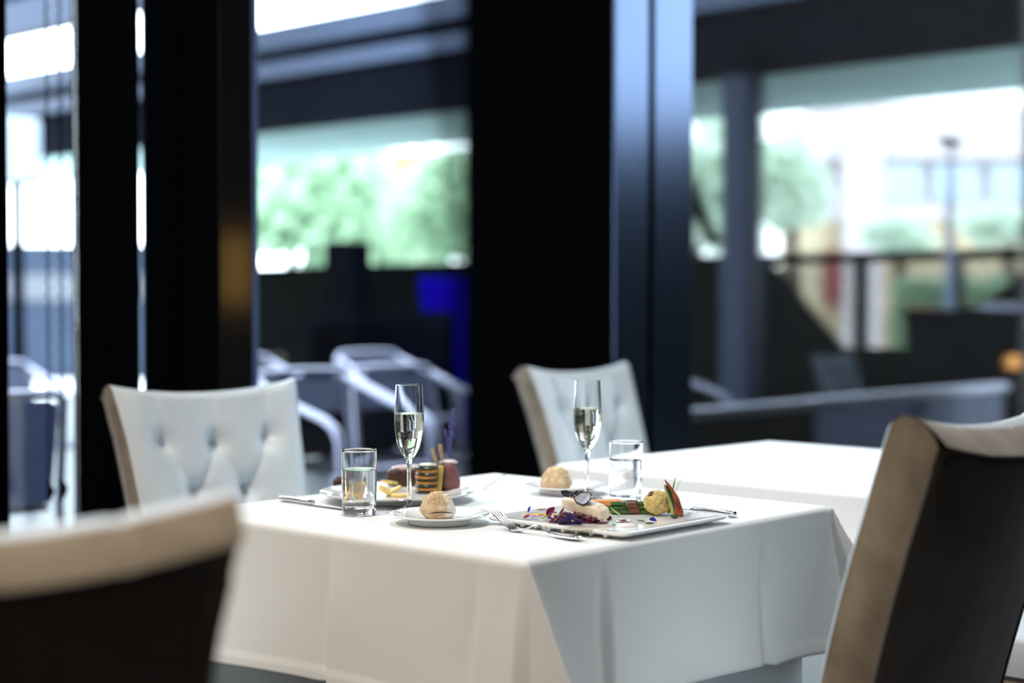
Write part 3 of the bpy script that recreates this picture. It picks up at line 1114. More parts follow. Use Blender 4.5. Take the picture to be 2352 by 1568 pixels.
# ------------------------------------------------------------------ cutlery
def fork(heel, tipdir, label, L=0.2, group='forks'):
    ang = atan2(tipdir.y, tipdir.x)
    t = thing('fork', (heel.x, heel.y, ZT), ang, label, 'fork', group)
    # local +x to the tips, -x along the handle
    prof = lambda x: (0.0012 + 0.42 * (x ** 2) / 0.06 if x > 0 else 0.0012 + 0.013 * exp(-((x + 0.045) / 0.026) ** 2) + 0.0018 * max(0, (-x - 0.05)) / 0.1 )
    def body(i, j):
        x = 0.016 - (0.016 + 0.147) * i
        if x > -0.012:
            w = 0.0115 - 0.0085 * ((0.016 - x) / 0.028) ** 1.3
        elif x > -0.07:
            w = 0.003
        else:
            k = (-x - 0.07) / 0.093
            w = 0.003 + 0.0085 * sin(min(1, k) * pi * 0.62)
            if x < -0.137:
                w *= sqrt(max(0.02, 1 - ((-x - 0.137) / 0.0262) ** 2))
        th = 0.0011 if x > -0.01 else 0.0014
        a = 2 * pi * j
        return (x, w * cos(a), prof(x) + th * sin(a) + th)
    mb = MB()
    rows = []
    n1, n2 = 60, 14
    for i in range(n1 + 1):
        rows.append([mb.v(body(i / n1, j / n2)) for j in range(n2)])
    for a, b in zip(rows, rows[1:]):
        for k in range(n2):
            l = (k + 1) % n2
            mb.f([a[k], a[l], b[l], b[k]])
    mb.f(rows[0][::-1]); mb.f(rows[-1])
    mb.build('handle', M['silver'], t, angle=60)
    for k in range(4):
        y0 = (-1.5 + k) * 0.0061
        pts = []
        for i in range(12):
            x = 0.013 + 0.050 * i / 11
            z = 0.0024 + (0.42 * 0.016 ** 2 / 0.06) * (x / 0.016) ** 2 * 0.9 if x < 0.03 else 0
            z = 0.0024 + 0.031 * ((x) / 0.063) ** 1.55
            pts.append((x, y0 * (1 + 0.05 * i / 11), z))
        mb = MB(); mb.tube(pts, [0.0020] * 9 + [0.0017, 0.0013, 0.0007], 8); mb.build('tine', M['silver'], t)
    # raised oval ornament on the handle end
    mb = MB()
    pts = [(-0.150 + 0.012 * cos(a), 0.0062 * sin(a), prof(-0.15) + 0.0030) for a in [2 * pi * k / 20 for k in range(21)]]
    mb.tube(pts, 0.0008, 6); mb.build('ornament', M['silver'], t)
    return t

heel = atz(1192, 1221, ZT)
hend = atz(1352, 1243, ZT)
fork(heel, Vector((heel.x - hend.x - 0.004, heel.y - hend.y + 0.012, 0)), 'sharp silver fork in front of the square plate, tines left')
hf = atz(1103, 1122, ZT); tf = atz(1140, 1108, ZT)
fork(hf, Vector((0.86, -0.5, 0)), 'blurred silver fork on the far side of the lamb plate')


def knife(butt, d, label, L=0.235):
    ang = atan2(d.y, d.x)
    t = thing('table_knife', (butt.x, butt.y, ZT), ang, label, 'knife', 'table knives')
    def hd(i, j):
        x = 0.095 * i
        w = 0.0075 + 0.0022 * cos(i * pi * 2.0) * (1 - i * 0.4)
        if i < 0.06:
            w *= sqrt(max(0.05, 1 - (1 - i / 0.06) ** 2))
        a = 2 * pi * j
        return (x, w * cos(a), 0.0058 + 0.0052 * sin(a))
    mb = MB()
    rows = [[mb.v(hd(i / 40, j / 14)) for j in range(14)] for i in range(41)]
    for a, b in zip(rows, rows[1:]):
        for k in range(14):
            l = (k + 1) % 14
            mb.f([a[k], a[l], b[l], b[k]])
    mb.f(rows[0][::-1]); mb.f(rows[-1])
    mb.build('handle', M['silver'], t, angle=60)
    mb = MB(); mb.tube([(0.093, 0, 0.0058), (0.099, 0, 0.0058), (0.106, 0, 0.005)], [0.0055, 0.0066, 0.004], 12); mb.build('bolster', M['silver'], t)
    def bl(i, j):
        x = 0.103 + (L - 0.103) * i
        top = 0.0085
        bot = -0.0085
        if i > 0.75:
            bot += 0.015 * ((i - 0.75) / 0.25) ** 2
        y = bot + (top - bot) * j
        return (x, y, 0.0042 + 0.0008 * j - 0.0022 * i)
    mb = MB(); mb.grid(bl, 24, 6); mb.build('blade', M['silver'], t, solid=0.0012, soff=0)
    for k in range(3):
        mb = MB(); mb.ball((0.028 + 0.016 * k, 0, 0.0108), 0.0016, 1); mb.build('ornament', M['silver'], t)
    return t

kb = atz(645, 1149, ZT); ke = atz(745, 1163, ZT)
knife(kb, ke - kb, 'silver knife at the left, blade running behind the water tumbler')
kb2 = atz(1684, 1184, ZT + 0.004); 
knife(kb2 + U * 0.010, (V * 1.0 + U * 0.0), 'silver knife lying beyond the far right edge of the square plate')

# ------------------------------------------------------------------ fish dish
def onplate(px, py, z=None):
    return atz(px, py, PZ if z is None else z)


def sm(mb, name, m, parent=None, **k):
    return mb.build(name, m, parent, **k)

# braised purple cabbage bed
c0 = onplate(1320, 1200)
t = thing('purple_cabbage', (c0.x, c0.y, PZ), 0, 'dark purple shredded cabbage bed under the fish', 'cabbage')
rr = random.Random(5)
mb = MB()
mb.ball((0.0, 0.006, 0.004), 1.0, 3, (0.046, 0.018, 0.011), fn=lambda d: 1 + 0.25 * noise.noise(d * 5))
for k in range(46):
    a = rr.uniform(0, 6.28)
    x0 = rr.uniform(-0.042, 0.040); y0 = rr.uniform(-0.014, 0.018)
    pts = []
    for i in range(6):
        f = i / 5 - 0.5
        pts.append((x0 + f * 0.026 * cos(a), y0 + f * 0.012 * sin(a), 0.005 + 0.010 * exp(-(x0 / 0.035) ** 2) * rr.uniform(0.7, 1.1) + 0.003 * sin(i * 1.3 + k)))
    mb.tube(pts, 0.0017, 6)
sm(mb, 'shreds', M['cabbage'], t)['kind'] = 'stuff'

# fish fillet
fl = onplate(1283, 1190); fr_ = onplate(1398, 1206)
fa = atan2(fr_.y - fl.y, fr_.x - fl.x)
fc = (fl + fr_) / 2
t = thing('fish_fillet', (fc.x + 0.004, fc.y + 0.016, PZ), fa, 'white poached fish fillet topped with black truffle', 'fish')
FL = 0.099
def fillet(d):
    n = 4.2
    return (abs(d.x) ** n + abs(d.y) ** n + abs(d.z) ** n) ** (-1 / n)
mb = MB()
ret = bmesh.ops.create_icosphere(mb.bm, subdivisions=5, radius=1)
for vv in ret['verts']:
    d = vv.co.normalized(); k = fillet(d)
    p = d * k
    x = p.x * FL / 2
    z = p.z * 0.0165
    y = p.y * 0.019
    w = noise.noise(Vector((x * 60, y * 60, z * 60))) * 0.0012 + 0.0010 * sin(x * 420 + y * 120) * max(0, p.x)
    drop = 0.014 * ((p.x + 1) / 2) ** 1.5
    vv.co = Vector((x, y * (1 + w * 30), 0.0290 + z * 0.80 + w * 1.0 - drop))
sm(mb, 'flesh', M['fish'], t)
TF = t
def fish_top(x, y=0.0):
    k = (x / (FL / 2) + 1) / 2
    return Matrix.Translation(t.location) @ Matrix.Rotation(fa, 4, 'Z') @ Vector((x, y, 0.0432 - 0.014 * max(0, k) ** 1.5))

def truffle(x, y, tilt, tz, label, curl, lift=0.001, R=0.0145, face='truffle_rim'):
    p = fish_top(x, y)
    t2 = thing('truffle_slice', p, fa + tz, label, 'truffle slice', 'black truffle slices on the fish')
    t2.rotation_euler = (tilt[0], tilt[1], fa + tz)
    def sl(i, j):
        a = 2 * pi * i
        r = R * j * (1 + 0.11 * sin(3 * a + x * 300) + 0.05 * sin(5 * a + 1) + 0.03 * sin(9 * a))
        return (r * cos(a) * 1.15, r * sin(a) * 0.90, lift + curl * (r * cos(a) / R) ** 2 * 0.006 + 0.0030 * max(0, sin(a) * r / R) ** 2 + 0.0012 * sin(2 * a + 1) * j * j)
    mb = MB(); mb.grid(sl, 40, 8, True)
    sm(mb, 'cut_face', M[face], t2, solid=0.0012, soff=0)
    pts = [sl(k / 40, 1.0) for k in range(41)]
    mb = MB(); mb.tube(pts, 0.0011, 6); sm(mb, 'rind', M['truffle_rim'], t2)
truffle(-0.036, -0.004, (radians(2), radians(3), 0), 0.2, 'leftmost black truffle slice lying on the fish', 0.9, 0.0012, 0.012)
truffle(-0.016, 0.000, (radians(-4), radians(-6), 0), 0.5, 'humped middle black truffle slice on the fish', -0.9, 0.0078, 0.0125)
truffle(0.008, -0.008, (radians(38), radians(12), 0), -0.10, 'upturned black truffle slice showing its pale face at right on the fish', 0.8, 0.0035, 0.0150, 'truffle_cut')


def petal(px, py, size, m_, rot, tilt, label, name='flower_petal', grp='flower petals on the square plate', asp=0.6, curl=0.5, z=None, cat='petal'):
    p = onplate(px, py, z)
    o = None
    def fn(i, j):
        x = (i - 0.5)
        w = sin(pi * min(1, max(0.0, i * 0.93 + 0.04))) ** 0.6
        y = (j - 0.5) * w * asp
        return (x * size, y * size, size * (curl * (y * 1.6) ** 2 + 0.25 * curl * x * x * 2) + 0.0004)
    mb = MB(); mb.grid(fn, 14, 8)
    o = mb.build(name, m_, None, solid=0.0004, soff=1)
    o.location = p + Vector((0, 0, size * 0.3 * abs(sin(tilt[0])) + size * 0.5 * abs(sin(tilt[1])) + 0.0003))
    o.rotation_euler = (tilt[0], tilt[1], rot)
    return tag(o, label, cat, grp)

petal(1268, 1193, 0.022, M['magenta'], 0.4, (0.4, -0.9), 'curled magenta petal standing at the left end of the cabbage', asp=0.7, curl=1.2)
petal(1291, 1199, 0.027, M['magenta'], -0.9, (0.9, -0.8), 'tall magenta petal leaning on the cabbage under the fish', asp=0.45, curl=0.8)
# large violet pansy petal in front of the cabbage
p = onplate(1310, 1207)
t = thing('violet_blossom', p, 0.0, 'deep violet folded blossom in front of the fish', 'flower')
def vb(i, j):
    a = -pi * 0.06 + pi * 1.12 * i
    r = 0.0205 * j * (1 + 0.12 * sin(a * 5))
    return (r * cos(a) * 0.98, 0.010 - 0.010 * (sin(a) * j) + 0.004 * cos(4 * a) * j, max(0.0004, 0.0008 + r * max(-0.01, sin(a)) * 0.92))
mb = MB(); mb.grid(vb, 36, 10); sm(mb, 'petals', M['violet'], t, solid=0.0006, soff=0)
mb = MB(); mb.ball((0.004, 0.0015, 0.0085), 0.0016, 1, (1.2, 0.7, 1)); sm(mb, 'stamen', M['yellow_eye'], t)

petal(1217, 1178, 0.012, M['blue_petal'], 0.3, (0.2, -1.2), 'blue cornflower petal standing at the far left of the plate', asp=0.7)
petal(1271, 1180, 0.013, M['blue_petal'], -0.1, (0.3, 0.3), 'blue petal just left of the fish', asp=0.4)
petal(1243, 1172, 0.017, M['petal_eye'], 0.0, (0.2, 0), 'thin dark petal at the back left of the square plate', asp=0.3)
petal(1210, 1193, 0.014, M['magenta'], 0.5, (0.4, -0.4), 'dark magenta petal furthest left on the plate', asp=0.6)
petal(1227, 1192, 0.014, M['lilac'], 0.2, (0.5, -0.2), 'lilac petal between two dark petals at left of the plate', asp=0.6)
petal(1243, 1188, 0.013, M['magenta'], -0.3, (0.3, -0.2), 'small magenta petal before the yellow sauce stripe', asp=0.5)
petal(1252, 1194, 0.020, M['chive'], 0.8, (0.4, -0.3), 'pale green herb sprig left of the cabbage', name='herb_leaf', asp=0.3, cat='herb')
petal(1414, 1186, 0.024, M['chive'], -0.55, (0.3, 0.5), 'light green herb blade at the right end of the fish', name='herb_leaf', asp=0.22, cat='herb')
petal(1382, 1203, 0.022, M['petal_eye'], 0.05, (0.15, 0), 'flat dark leaf under the right end of the fish', name='herb_leaf', asp=0.35, cat='herb')
petal(1399, 1199, 0.013, M['petal_eye'], 0.9, (0.7, -0.5), 'small upright dark leaf at the right end of the fish', name='herb_leaf', asp=0.7, cat='herb')
petal(1410, 1207, 0.009, M['blue_petal'], 0.1, (0.2, 0), 'tiny blue petal in front of the right end of the fish', asp=0.4)
petal(1499, 1201, 0.014, M['blue_petal'], 0.05, (0.5, 0.2), 'blue petal alone in the right front of the plate', asp=0.75, curl=0.9)
petal(1492, 1204, 0.018, M['truffle_rim'], 0.05, (0.1, 0), 'black leaf under the lone blue petal', name='herb_leaf', asp=0.5, cat='herb')
petal(1472, 1199, 0.016, M['leaf'], -0.35, (0.2, 0.1), 'dark herb sprig left of the lone blue petal', name='herb_leaf', asp=0.35, cat='herb')
# white pansy with maroon eye
p = onplate(1430, 1199)
t = thing('white_pansy', p, 0.0, 'white pansy with maroon centre right of the fish', 'flower')
for k in range(5):
    a = 0.4 + k * 2 * pi / 5
    def pf(i, j, a=a):
        r = 0.0145 * i
        w = (j - 0.5) * 1.15 * sin(pi * (0.25 + 0.7 * i))
        return (r * cos(a + w), r * sin(a + w), 0.001 + 0.0035 * i * i)
    mb = MB(); mb.grid(pf, 8, 8); sm(mb, 'petal', M['white_petal'], t, solid=0.0004, soff=1)
mb = MB(); mb.ball((0, 0, 0.0026), 1.0, 2, (0.0085, 0.0080, 0.0024)); sm(mb, 'eye', M['petal_eye'], t)

# sauces
def sauce(px, py, lx, ly, h, m_, label, rot=0.0, seed=1):
    p = onplate(px, py)
    mb = MB()
    def fn(i, j):
        a = 2 * pi * i
        r = (1 + 0.18 * noise.noise(Vector((cos(a) * 1.3, sin(a) * 1.3, seed)))) 
        k = sin(j * pi / 2)
        return (lx * r * cos(a) * (1 - j) if False else lx * r * cos(a) * cos(j * pi / 2), ly * r * sin(a) * cos(j * pi / 2), 0.0002 + h * k)
    mb.grid(fn, 40, 6, True)
    o = mb.build('sauce', m_, None)
    o.location = p
    o.rotation_euler = (0, 0, rot)
    return tag(o, label, 'sauce', 'sauces on the square plate')
sauce(1247, 1182, 0.038, 0.009, 0.0028, M['sauce_yellow'], 'yellow sauce stripe left of the fish', 0.05)
sauce(1345, 1213, 0.040, 0.022, 0.0010, M['sauce_cream'], 'cream coloured sauce pool in front of the fish', 0.0, 2)
sauce(1437, 1209, 0.018, 0.015, 0.0062, M['sauce_foam'], 'white foam mound in front of the pansy', 0.0, 4)
p = onplate(1620, 1180)
o = MB()
rr = random.Random(3)
for k in range(90):
    d = U * rr.gauss(0.0, 0.035) + V * rr.gauss(0.012, 0.02)
    o.ball((d.x, d.y, 0.0004), rr.uniform(0.0004, 0.0009), 1, (1.5, 1, 0.5))
o = o.build('spice_dust', M['spice'], None)
o.location = p
tag(o, 'red spice crumbs dusted on the right corner of the plate', 'spice', kind='stuff')

# carrot baton bundle behind the fish
p = onplate(1388, 1170)
t = thing('carrot_batons', (p.x, p.y, PZ), 0.08, 'stacked orange carrot batons behind the fish', 'carrot')
for k in range(6):
    r, c = divmod(k, 3)
    mb = MB(); mb.xf = Matrix.Translation((0.002 * (k % 2), (c - 1) * 0.0095, 0.0048 + r * 0.0092)) @ Matrix.Rotation(0.06 * (k % 3 - 1), 4, 'Z')
    mb.box((-0.03, -0.0042, -0.0042), (0.03, 0.0042, 0.0042)); sm(mb, 'baton', M['carrot'], t, bevel=0.001)

# green bean bundle with bacon wrap
p = onplate(1448, 1179)
t = thing('bean_bundle', (p.x, p.y, PZ), 0.10, 'green bean bundle wrapped in bacon, left of the cauliflower', 'green beans')
rr = random.Random(11)
pos_b = [(-0.011, 0.0042), (-0.0036, 0.0040), (0.0038, 0.0042), (0.0112, 0.0040), (-0.0074, 0.0108), (0.0002, 0.0112), (0.0076, 0.0108), (-0.004, 0.0176), (0.0036, 0.0178)]
for k, (y, z) in enumerate(pos_b):
    l0 = -0.038 + rr.uniform(-0.005, 0.003); l1 = 0.036 + rr.uniform(-0.003, 0.005)
    pts = [(l0 + (l1 - l0) * i / 8, y + 0.0008 * sin(i + k), z + 0.0006 * sin(i * 0.8 + k)) for i in range(9)]
    mb = MB(); mb.tube(pts, [0.003] + [0.0039] * 7 + [0.003], 8); sm(mb, 'bean', M['bean'], t)
def wrap(i, j):
    a = 2 * pi * i
    x = -0.008 + 0.021 * j + 0.003 * sin(a * 2)
    return (x, cos(a) * 0.0175, 0.0108 + sin(a) * (0.0122 + 0.0012 * sin(a * 3 + 2)))
mb = MB(); mb.grid(wrap, 40, 8, True); sm(mb, 'bacon_wrap', M['bacon'], t, solid=0.0016, soff=1)

# cauliflower floret
p = onplate(1509, 1183)
t = thing('cauliflower_floret', (p.x, p.y, PZ), 0.0, 'roasted golden cauliflower floret on the square plate', 'cauliflower')
rr = random.Random(21)
ctrs = []
for k in range(75):
    z = 1 - 2 * (k + 0.5) / 75
    a = k * 2.39996
    ctrs.append(Vector((sqrt(1 - z * z) * cos(a) + rr.uniform(-.1, .1), sqrt(1 - z * z) * sin(a) + rr.uniform(-.1, .1), z)).normalized())
def cau(d):
    m1 = max(d.dot(c) for c in ctrs)
    ang = math.acos(max(-1, min(1, m1)))
    return 0.92 + 0.12 * sqrt(max(0, 1 - (ang / 0.26) ** 2)) + 0.06 * noise.noise(d * 3)
mb = MB()
ret = bmesh.ops.create_icosphere(mb.bm, subdivisions=5, radius=1)
for vv in ret['verts']:
    d = vv.co.normalized(); k = cau(d)
    vv.co = Vector((d.x * 0.0245 * k, d.y * 0.0235 * k, 0.0240 + d.z * k * (0.0215 if d.z > 0 else 0.0225)))
for f in mb.bm.faces:
    c = f.calc_center_median()
    if (c - Vector((-0.013, -0.008, 0.041))).length < 0.0075:
        f.material_index = 1
sm(mb, 'curd', [M['cauli'], M['char']], t)
mb = MB(); mb.tube([(0.012, 0.008, 0.017), (0.022, 0.010, 0.012), (0.026, 0.010, 0.005)], [0.010, 0.008, 0.006], 12); sm(mb, 'stem', M['stalk'], t)

# green leafy stalk and red carrot half
p = onplate(1536, 1190)
t = thing('leafy_stalk', (p.x, p.y, PZ), 0.0, 'dark green leafy stalk between the cauliflower and red carrot', 'greens')
bot = Vector((0.008, 0.0, 0.003)); top = Vector((-0.006, 0.006, 0.060))
mb = MB(); pts = [bot.lerp(top, k / 8) + Vector((0.0015 * sin(k * .6), 0, 0)) for k in range(9)]
mb.tube(pts, [0.0032, 0.0032, 0.003, 0.0028, 0.0026, 0.0024, 0.0022, 0.002, 0.0014], 8); sm(mb, 'stalk', M['stalk'], t)
def lf(i, j):
    b = bot.lerp(top, 0.02 + 0.95 * i)
    w = 0.010 * sin(pi * (0.15 + 0.8 * (1 - i))) * (j - 0.3)
    return (b.x + w + 0.002, b.y + 0.003 + 0.002 * sin(9 * i), b.z + 0.0015 * sin(i * 20 + j * 5))
mb = MB(); mb.grid(lf, 24, 8); sm(mb, 'leaf', M['leaf'], t, solid=0.001, soff=0)
mb = MB(); mb.ball((0.010, -0.001, 0.0042), 0.006, 2, (1.2, 0.9, 0.7), fn=lambda d: 1 + 0.2 * noise.noise(d * 3)); sm(mb, 'root_end', M['leaf'], t)

p = onplate(1556, 1185)
t = thing('red_carrot', (p.x, p.y, PZ), 0.0, 'reddish carrot half standing upright with green tops, right of cauliflower', 'carrot')
def car(k):
    # centre line from base to tip leaning left
    return Vector((0.001 - 0.034 * k ** 1.6 + 0.010 * k, 0.006 * k, 0.0005 + 0.066 * k))
pts = [car(k / 16) for k in range(17)]
rad = [0.0100 * (1 - (k / 16) ** 1.7) * (0.92 + 0.08 * sin(k)) + 0.0005 for k in range(17)]
mb = MB(); mb.tube(pts, rad, 16, sx=1.0); sm(mb, 'root', M['carrot_red'], t)
mb = MB(); b0 = car(0.68) + Vector((0.002, 0.004, 0)); mb.tube([b0, b0 + Vector((0.003, 0.003, 0.012)), b0 + Vector((0.006, 0.004, 0.024))], [0.0022, 0.0016, 0.0006], 8); sm(mb, 'green_top', M['chive'], t)
b0 = car(0.62) + Vector((0.005, 0.005, 0))
mb = MB(); mb.tube([b0, b0 + Vector((0.006, 0.003, 0.014)), b0 + Vector((0.013, 0.004, 0.027))], [0.0006, 0.0005, 0.0003], 6); sm(mb, 'chive_blade', M['chive'], t)

# ------------------------------------------------------------------ lamb dish
def onov(px, py):
    return atz(px, py, OZ)

p = onov(1026, 1127)
t = thing('lamb_chop', (p.x, p.y, OZ), 0.25, 'pink lamb rack piece with two upright bones at the right of the plate', 'lamb')
def lam(d):
    n = 3.0
    return (abs(d.x) ** n + abs(d.y) ** n + abs(d.z) ** n) ** (-1 / n) * (1 + 0.06 * noise.noise(d * 2.5 + Vector((3, 0, 0))))
mb = MB()
ret = bmesh.ops.create_icosphere(mb.bm, subdivisions=4, radius=1)
for vv in ret['verts']:
    d = vv.co.normalized(); k = lam(d)
    pz = d.z * k
    vv.co = Vector((d.x * k * 0.0255 * (1 - 0.15 * pz) - 0.004 * pz, d.y * k * 0.025, 0.031 + pz * 0.031))
for f in mb.bm.faces:
    c = f.calc_center_median()
    f.material_index = 0 if (c.x > -0.008 and f.normal.y < 0.2 and c.z < 0.058) else 1
sm(mb, 'meat', [M['meat'], M['sear']], t)
mb = MB(); mb.ball((0.004, -0.004, 0.0615), 1, 2, (0.018, 0.012, 0.005), fn=lambda d: 1 + 0.3 * noise.noise(d * 3)); sm(mb, 'fat_cap', M['fat'], t)
for k, (x0, x1, zz) in enumerate(((-0.020, -0.030, 0.090), (-0.006, -0.014, 0.098))):
    mb = MB(); mb.tube([(x0, 0, 0.045), (x0 - 0.003, 0.0, 0.065), (x1 + 0.001, 0.0, 0.083), (x1, 0.002, zz)], [0.0036, 0.0036, 0.004, 0.0046], 10); sm(mb, 'bone', M['bone'], t)

p = onov(932, 1122)
t = thing('lamb_loin', (p.x, p.y + 0.02, OZ), 0.1, 'dark seared lamb piece with pale fat behind the flute stem', 'lamb')
mb = MB(); mb.ball((0, 0, 0.0235), 1.0, 4, (0.046, 0.026, 0.0235), fn=lambda d: lam(d) * 0.92); sm(mb, 'meat', M['sear'], t)
mb = MB(); mb.ball((0.004, -0.006, 0.043), 1.0, 3, (0.036, 0.014, 0.007), fn=lambda d: 1 + 0.2 * noise.noise(d * 4)); sm(mb, 'fat_cap', M['fat'], t)

p = onov(979, 1134)
t = thing('vegetable_stack', (p.x, p.y + 0.018, OZ), 0.0, 'round stack of courgette and orange squash slices beside the lamb', 'vegetables')
z = 0.0004
for k in range(9):
    mb = MB()
    dk = k % 2 == 0
    h = 0.0060 if dk else 0.0062
    r = 0.0240 if dk else 0.0228
    ox, oy = 0.0012 * sin(k * 2.1), 0.0012 * cos(k * 1.7)
    mb.lathe([(0, z), (r - 0.002, z), (r, z + 0.0018), (r, z + h - 0.0018), (r - 0.002, z + h), (0, z + h)], 32, (ox, oy, 0))
    sm(mb, 'courgette_slice' if dk else 'squash_slice', M['zuc'] if dk else M['squash'], t)
    z += h
mb = MB(); mb.ball((0.002, 0, z + 0.003), 1, 2, (0.020, 0.018, 0.0045), fn=lambda d: 1 + 0.15 * noise.noise(d * 4)); sm(mb, 'cream_topping', M['sauce_cream'], t)
p = onov(1003, 1133)
mb = MB(); mb.xf = Matrix.Rotation(0.12, 4, 'Y'); mb.box((-0.006, -0.018, 0.0012), (0.006, 0.018, 0.056))
o = mb.build('pepper_strip', M['lemonpeel'], None, bevel=0.003); o.location = (p.x + 0.002, p.y + 0.026, OZ); 
tag(o, 'upright yellow pepper strip between the vegetable stack and lamb', 'pepper')
GP = 'golden potato slices on the lamb plate'
pl = [(884, 1140, 0.0, 'golden potato slice furthest left right of the tumbler, tilted up'), (905, 1138, 0.0, 'tilted potato slice leaning on the pile under the lamb'),
      (918, 1142, 0.0, 'flat pale potato slice at the front before the flute stem'), (893, 1128, 0.012, 'pale potato slice on top of the small pile'),
      (806, 1138, 0.0, 'first potato slice seen through the water tumbler'), (818, 1139, 0.0, 'second potato slice seen through the water tumbler'), (832, 1139, 0.0, 'third potato slice seen through the water tumbler')]
for k, (px, py, zz, lb) in enumerate(pl):
    p = onov(px, py)
    mb = MB(); mb.lathe([(0, 0), (0.0165, 0), (0.018, 0.0015), (0.018, 0.0042), (0.0165, 0.0058), (0, 0.0062)], 28)
    o = mb.build('potato_slice', M['potato'], None)
    ti = [0.5, -0.45, 0.0, 0.15, 0.85, 0.9, 0.95][k]
    o.location = (p.x, p.y + 0.012, OZ + zz + 0.0165 * abs(sin(ti)) + 0.0002)
    o.rotation_euler = (ti * 0.2, ti, 0.3 * k)
    tag(o, lb, 'potato slice', GP)
p = onov(778, 1122)
mb = MB(); mb.ball((0, 0, 0.012), 1, 3, (0.012, 0.012, 0.0125), fn=lambda d: 1 + 0.2 * noise.noise(d * 2.4)); 
o = mb.build('braised_tomato', M['sear'], None); o.location = (p.x, p.y, OZ + 0.001); tag(o, 'dark red roasted tomato at the left rim of the lamb plate', 'tomato')

# lavender sprig
p = onov(1030, 1120)
t = thing('lavender_sprig', (p.x + 0.004, p.y + 0.012, OZ + 0.0632), 0.0, 'purple lavender sprig standing up from the lamb', 'lavender')
stem = [(-0.002, 0, 0.0), (-0.002, 0, 0.02), (0.000, 0, 0.05), (0.004, 0, 0.08), (0.006, 0, 0.105)]
mb = MB(); mb.tube(stem, 0.0007, 6); sm(mb, 'stem', M['chive'], t)
rr = random.Random(8)
mb = MB()
for k in range(110):
    q = k / 110
    i = q * 3.99; a = int(i); b = Vector(stem[a]).lerp(Vector(stem[a + 1]), i - a)
    rad = 0.0065 * (0.4 + 0.8 * sin(pi * min(1, q * 1.05))) * rr.uniform(0.3, 1)
    th = rr.uniform(0, 6.28)
    mb.ball((b.x + rad * cos(th), b.y + rad * sin(th), b.z), rr.uniform(0.0016, 0.0028), 1, (0.8, 0.8, 1.5))
for k in range(28):
    q = k / 28
    mb.ball((-0.005 - 0.006 * q + rr.uniform(-.002, .002), rr.uniform(-.003, .003), 0.025 + 0.035 * q), rr.uniform(0.0014, 0.0024), 1, (0.8, 0.8, 1.5))
sm(mb, 'buds', M['lavender'], t)['kind'] = 'stuff'

# ------------------------------------------------------------------ terrace
def gbox(name, mtl, s0, s1, v0, v1, z0, z1, bevel=0.0):
    mb = setmb(); mb.box((s0, v0, z0), (s1, v1, z1))
    return mb.build(name, mtl, None, smooth=False, bevel=bevel)

struct(gbox('reflection_blocker', M['bank'], 13.6, 13.9, -12.0, 3.0, -0.45, 3.1))  # added unseen dark wall, darkens the low part of the pillar cladding's reflection
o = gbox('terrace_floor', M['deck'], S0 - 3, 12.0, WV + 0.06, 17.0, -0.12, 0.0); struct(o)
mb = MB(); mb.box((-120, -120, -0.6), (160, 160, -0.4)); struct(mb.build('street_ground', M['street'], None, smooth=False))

GT = 'mesh-backed aluminium terrace chairs'
def terrace_chair(label, full=False):
    t = thing('terrace_chair', (0, 0, 0), 0, label, 'chair', GT)
    # facing +y ; back at -y
    def back(i, j):
        x = -0.245 + 0.49 * i
        z = 0.44 + 0.37 * j
        cor = 0.0
        if j > 0.85:
            e = (j - 0.85) / 0.15
            lim = 0.245 - 0.05 * (1 - sqrt(max(0, 1 - e * e)))
            x = max(-lim, min(lim, x))
        return (x, -0.25 - 0.16 * (z - 0.44) - 0.02 * (1 - (2 * i - 1) ** 2), z)
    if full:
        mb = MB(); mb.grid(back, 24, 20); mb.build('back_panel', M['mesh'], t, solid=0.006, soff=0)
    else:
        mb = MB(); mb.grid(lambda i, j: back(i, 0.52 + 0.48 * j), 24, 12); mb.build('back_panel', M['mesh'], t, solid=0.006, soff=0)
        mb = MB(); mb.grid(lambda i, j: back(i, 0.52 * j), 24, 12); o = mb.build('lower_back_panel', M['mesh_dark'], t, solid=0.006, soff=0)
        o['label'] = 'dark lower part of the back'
    mb = MB(); mb.tube([(-0.25, -0.31, 0.80), (-0.24, -0.316, 0.825), (-0.2, -0.32, 0.832), (0, -0.336, 0.836), (0.2, -0.32, 0.832), (0.24, -0.316, 0.825), (0.25, -0.31, 0.80)], 0.016, 10); mb.build('back_rail', M['alu'], t)
    mb = MB(); mb.box((-0.25, -0.24, 0.41), (0.25, 0.24, 0.432)); mb.build('seat', M['mesh_dark'], t, smooth=False, bevel=0.008)
    mb = MB(); mb.tube([(-0.26, 0.245, 0.42), (0.26, 0.245, 0.42)], 0.018, 10); mb.build('seat_rail', M['alu'], t)
    for sx in (-1, 1):
        x = sx * 0.275
        mb = MB(); mb.tube([(x * 0.95, -0.31, 0.80), (x, -0.20, 0.755), (x, 0.0, 0.69), (x, 0.17, 0.645), (x, 0.235, 0.61), (x, 0.265, 0.56), (x, 0.275, 0.48), (x, 0.285, 0.0)], [0.018] * 8, 12, sx=1.25)
        mb.build('armrest', M['alu'], t)
        mb = MB(); mb.tube([(x * 0.95, -0.31, 0.80), (x, -0.26, 0.42), (x, -0.32, 0.0)], 0.016, 10); mb.build('leg', M['alu'], t)
    return t

